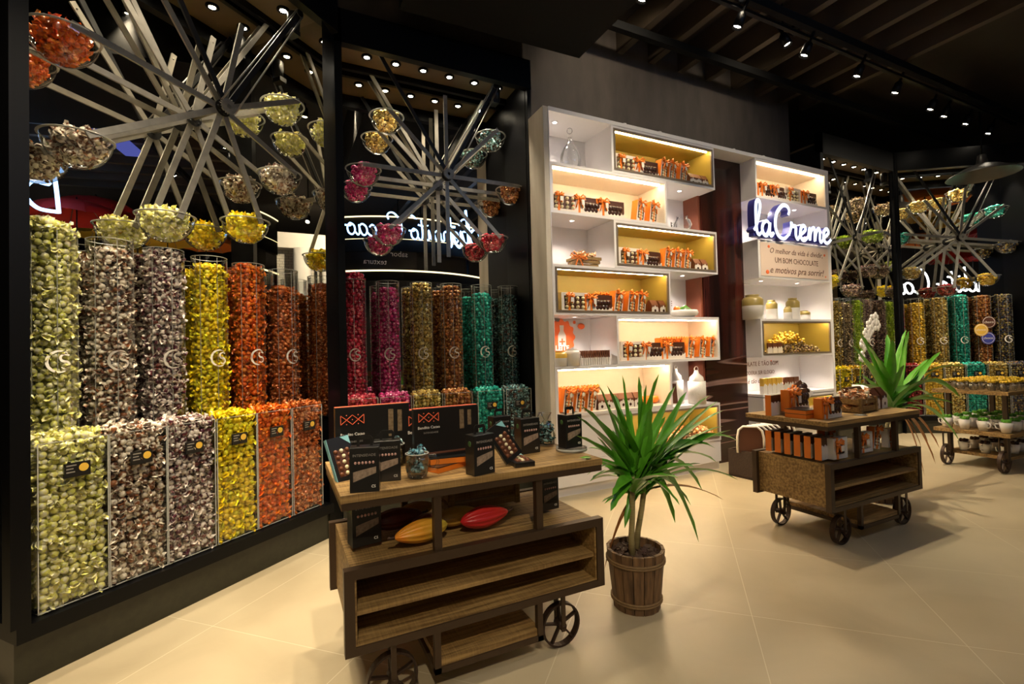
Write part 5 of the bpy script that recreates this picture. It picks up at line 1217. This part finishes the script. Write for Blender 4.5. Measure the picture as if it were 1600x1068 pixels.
# round stickers on the far right display
c0 = T4 @ Vector((0, -.05, 0)); n4 = (T4.to_3x3() @ Vector((0, -1, 0)))
for px, py, r, m_, nm in ((1545, 503, .1, 'brown', 'brown round sticker with white rim'), (1533, 515, .1, 'yellowcard', 'yellow round sticker'), (1544, 528, .1, 'bluecard', 'blue round sticker')):
    if m_ == 'bluecard': M['bluecard'] = pm('blue_card', (.04, .05, .3), .4)
    p = at_plane(px, py, T4 @ Vector((0, .235-.005*('yellow' in nm), 0)), n4)
    t = thing('round_sticker', nm+' hanging before the far right tubes', 'sticker', p, R(-35))
    b = MB(); b.T = Matrix.Rotation(PI/2, 4, 'X'); b.lathe([(r, 0), (r, .002)], 28); b.build('sticker_disc', M[m_], t)
    b = MB(); b.T = Matrix.Rotation(PI/2, 4, 'X'); b.lathe([(r*.8, .0025), (r*.86, .0025), (r*.86, .003), (r*.8, .003)], 28, cap=False); b.build('rim_print', M['cardwhite'], t)
    text('choco', r*.55, M['cardwhite'], t, loc=(0, -.003, -r*.15))
# ------------------------------------------------ kiosk and hall behind the camera, seen in the mirrors
def neon(label, loc, rz, width, mat='neon', word='Bendito Cacao'):
    st, W = script_strokes(word, 1, .95); k = width/W
    t = thing('neon_sign', label, 'sign', loc, rz)
    for s_ in st: MB().tube([(x*k, 0, z*k) for x, z in s_], .016*max(1, k*2.2), 6).build('neon_tube', M[mat], t)
    return t
def mirror_pt(p, T, my):
    q = T.inverted() @ Vector(p); q.y = 2*my-q.y; return T @ q
kx, ky, kr = 2.9, -3.6, 2.9
kz = thing('kiosk', 'round dark kiosk with lit curved canopy standing behind the viewpoint', 'kiosk', (kx, ky, 0))
b = MB(); A0, A1 = R(20), R(160)
b.lathe([(kr, 3.75), (kr, 4.5), (kr-.1, 4.5), (kr-.1, 3.75), (kr, 3.75)], 40, cap=False, a0=A0, a1=A1); b.lathe([(kr, 3.1), (kr, 3.3)], 40, cap=False, a0=A0, a1=A1); b.build('canopy', M['blackmatte'], kz)
b = MB(); b.lathe([(kr+.02, 4.5), (kr+.02, 4.53), (kr-.02, 4.53)], 40, cap=False, a0=A0, a1=A1); b.lathe([(kr+.02, 3.3), (kr+.02, 3.335), (kr-.02, 3.335)], 40, cap=False, a0=A0, a1=A1); b.lathe([(kr+.012, 4.02), (kr+.012, 4.03)], 40, cap=False, a0=A0, a1=A1); b.build('light_strip', emat('kiosk_strip', (1, .8, .45), 2.2), kz)
b = MB(); b.lathe([(kr-.25, 0), (kr-.25, 1.1)], 40, cap=False, a0=A0, a1=A1); b.build('counter', M['brown'], kz)
b = MB(); b.lathe([(kr-.02, 3.36), (kr-.02, 3.8)], 20, cap=False, a0=R(92), a1=R(150)); b.build('menu_board', M['blackcard'], kz)
for i in range(7): MB().box(-.13, .13, 0, .05, 0, .16).build('shelf_box', M['blackcard'], kz); o = kz.children[-1]; a = R(55+i*13); o.location = (kr*math.cos(a), kr*math.sin(a), 2.9); o.rotation_euler = (0, 0, a-PI/2)
text('textura', .17, M['cardwhite'], kz, loc=(-1.0, kr-.13+.02, 3.45), rot=(PI/2, 0, PI)); text('sabor', .17, M['cardwhite'], kz, loc=(-.2-.3, kr+.02, 3.62), rot=(PI/2, 0, PI))
for a in (R(62), R(118)): MB().tube([(kr*.95*math.cos(a), kr*.95*math.sin(a), 0), (kr*.95*math.cos(a), kr*.95*math.sin(a), 4.5)], .04, 8).build('canopy_post', M['black'], kz)
# facing +y : the text runs towards -x when read from the shop, so turn it round
v = 2*4.93-(-.62)
pb, po = at_y(737, 352, v), at_y(540, 372, v)
neon('blue white neon script on the kiosk canopy, mirrored in the second display', (pb.x, -.62, 4.02), PI, abs(pb.x-po.x))
# second sign seen in the left display's mirror
pv = at_plane(98, 334, T1 @ Vector((0, 7.0, 0)), T1.to_3x3() @ Vector((0, -1, 0))); pr = mirror_pt(pv, T1, .53)
dirw = (T1.to_3x3() @ Vector((1, 0, 0)))
neon('blue white neon script mirrored at the left edge of the left display', pr, T1.to_euler().z+PI, 4.6)
# white script mirrored in the far right display
pv = at_plane(1590, 452, T4 @ Vector((0, 6.5, 0)), n4); pr = mirror_pt(pv, T4, .53)
neon('white neon script mirrored in the far right display', pr, R(-35)+PI, 3.7, 'neonwhite')
# open umbrellas hanging from the hall ceiling
def umbrella(mat):
    def f():
        t = thing('hanging_umbrella', '', 'umbrella'); b = MB(); n = 8
        for i in range(n):
            a0, a1 = 2*PI*i/n, 2*PI*(i+1)/n; prev = None; vs = []
            for j in range(6):
                u = j/5; r = .75*math.sin(u*1.35); z = .42*math.cos(u*1.35)
                for k in range(4): a = a0+(a1-a0)*k/3; s_ = 1-.06*math.sin(PI*k/3)*u; vs.append((r*s_*math.cos(a), r*s_*math.sin(a), z+.03*math.sin(PI*k/3)*u))
            b.add(vs, [(j*4+k, j*4+k+1, j*4+k+5, j*4+k+4) for j in range(5) for k in range(3)], 0, True)
        b.build('canopy', mat, t)
        for i in range(n): a = 2*PI*i/n; MB().tube([(0, 0, .42), (.4*math.cos(a), .4*math.sin(a), .34), (.73*math.cos(a), .73*math.sin(a), .09)], .006, 5).build('rib', M['steel'], t)
        MB().tube([(0, 0, -.35), (0, 0, .5)], .012, 6).build('shaft', M['steeldark'], t); return t
    return f
UM = {'red': pm('red_cloth', (.55, .02, .015), .6, emit=None), 'orange': pm('orange_cloth', (.75, .2, .02), .6), 'yellow': pm('yellow_cloth', (.8, .5, .04), .6)}
n1 = T1.to_3x3() @ Vector((0, -1, 0))
for px, py, dep, c in ((150, 345, 8.3, 'red'), (215, 375, 8.6, 'yellow'), (262, 385, 9.0, 'yellow'), (322, 392, 9.4, 'orange'), (375, 390, 9.8, 'yellow'), (120, 352, 7.8, 'red')):
    p = mirror_pt(at_plane(px, py, T1 @ Vector((0, dep, 0)), n1), T1, .53); inst('um'+c, umbrella(UM[c]), f'{c} open umbrella hanging in the hall behind the viewpoint', 'umbrella', p, random.random(), c+' hanging umbrellas', sc=1.05)
for px, py, dep, c in ((1430, 385, 5, 'orange'), (1490, 412, 5, 'red'), (1520, 410, 5.5, 'red'), (1480, 355, 4.5, 'yellow'), (1545, 350, 4.5, 'yellow'), (1550, 370, 5.5, 'red'), (1452, 345, 5, 'yellow')):
    p = mirror_pt(at_plane(px, py, T4 @ Vector((0, dep, 0)), n4), T4, .53); inst('um'+c, umbrella(UM[c]), f'{c} open umbrella hanging in the hall beyond the shop', 'umbrella', p, random.random(), c+' umbrellas beyond', sc=.75)
# white brick wall with pipes
def brick_mat():
    m, nt, bs = nmat('white_brick'); N, K = nt.nodes, nt.links
    tc = N.new('ShaderNodeTexCoord'); mp = N.new('ShaderNodeMapping'); mp.inputs['Rotation'].default_value = (PI/2, 0, 0); K.new(tc.outputs['Object'], mp.inputs[0])
    br = N.new('ShaderNodeTexBrick'); br.inputs['Scale'].default_value = 3.5; br.inputs['Color1'].default_value = (.6, .55, .45, 1); br.inputs['Color2'].default_value = (.66, .6, .5, 1); br.inputs['Mortar'].default_value = (.2, .17, .13, 1); br.inputs['Mortar Size'].default_value = .015
    K.new(mp.outputs[0], br.inputs[0]); K.new(br.outputs[0], bs.inputs['Base Color']); return m
t = thing('brick_wall', 'white brick wall with round columns far behind the viewpoint', 'wall', (-7, -4.7, 0))
MB().box(0, 7.2, -.1, 0, 0, 4.3).build('brickwork', brick_mat(), t); MB().box(0, 7.2, -.1, .35, 4.3, 4.7).build('lintel', M['cardwhite'], t)
for x in (5.9, 6.6): MB().lathe([(.22, 0), (.22, 4.3)], 20, c=(x, .3, 0)).build('column', M['ceramic'], t)
for x in (5.2, 6.25): MB().tube([(x, .1, 0), (x, .1, 4.3)], .03, 8).build('pipe', M['steeldark'], t)
light('SPOT', 'brick_wall_fill', (-1.2, -2.6, 4.9), 260, (1, .88, .7), (-.6, -4.7, 3.4), spot_size=R(110), shadow_soft_size=.1)  # unseen spot added to brighten the brick wall in the mirror
light('SPOT', 'hall_spot', (-2.5, -2.5, 4.2), 200, (1, .85, .65), (-4.5, -1, 4.2), spot_size=R(120), shadow_soft_size=.1)
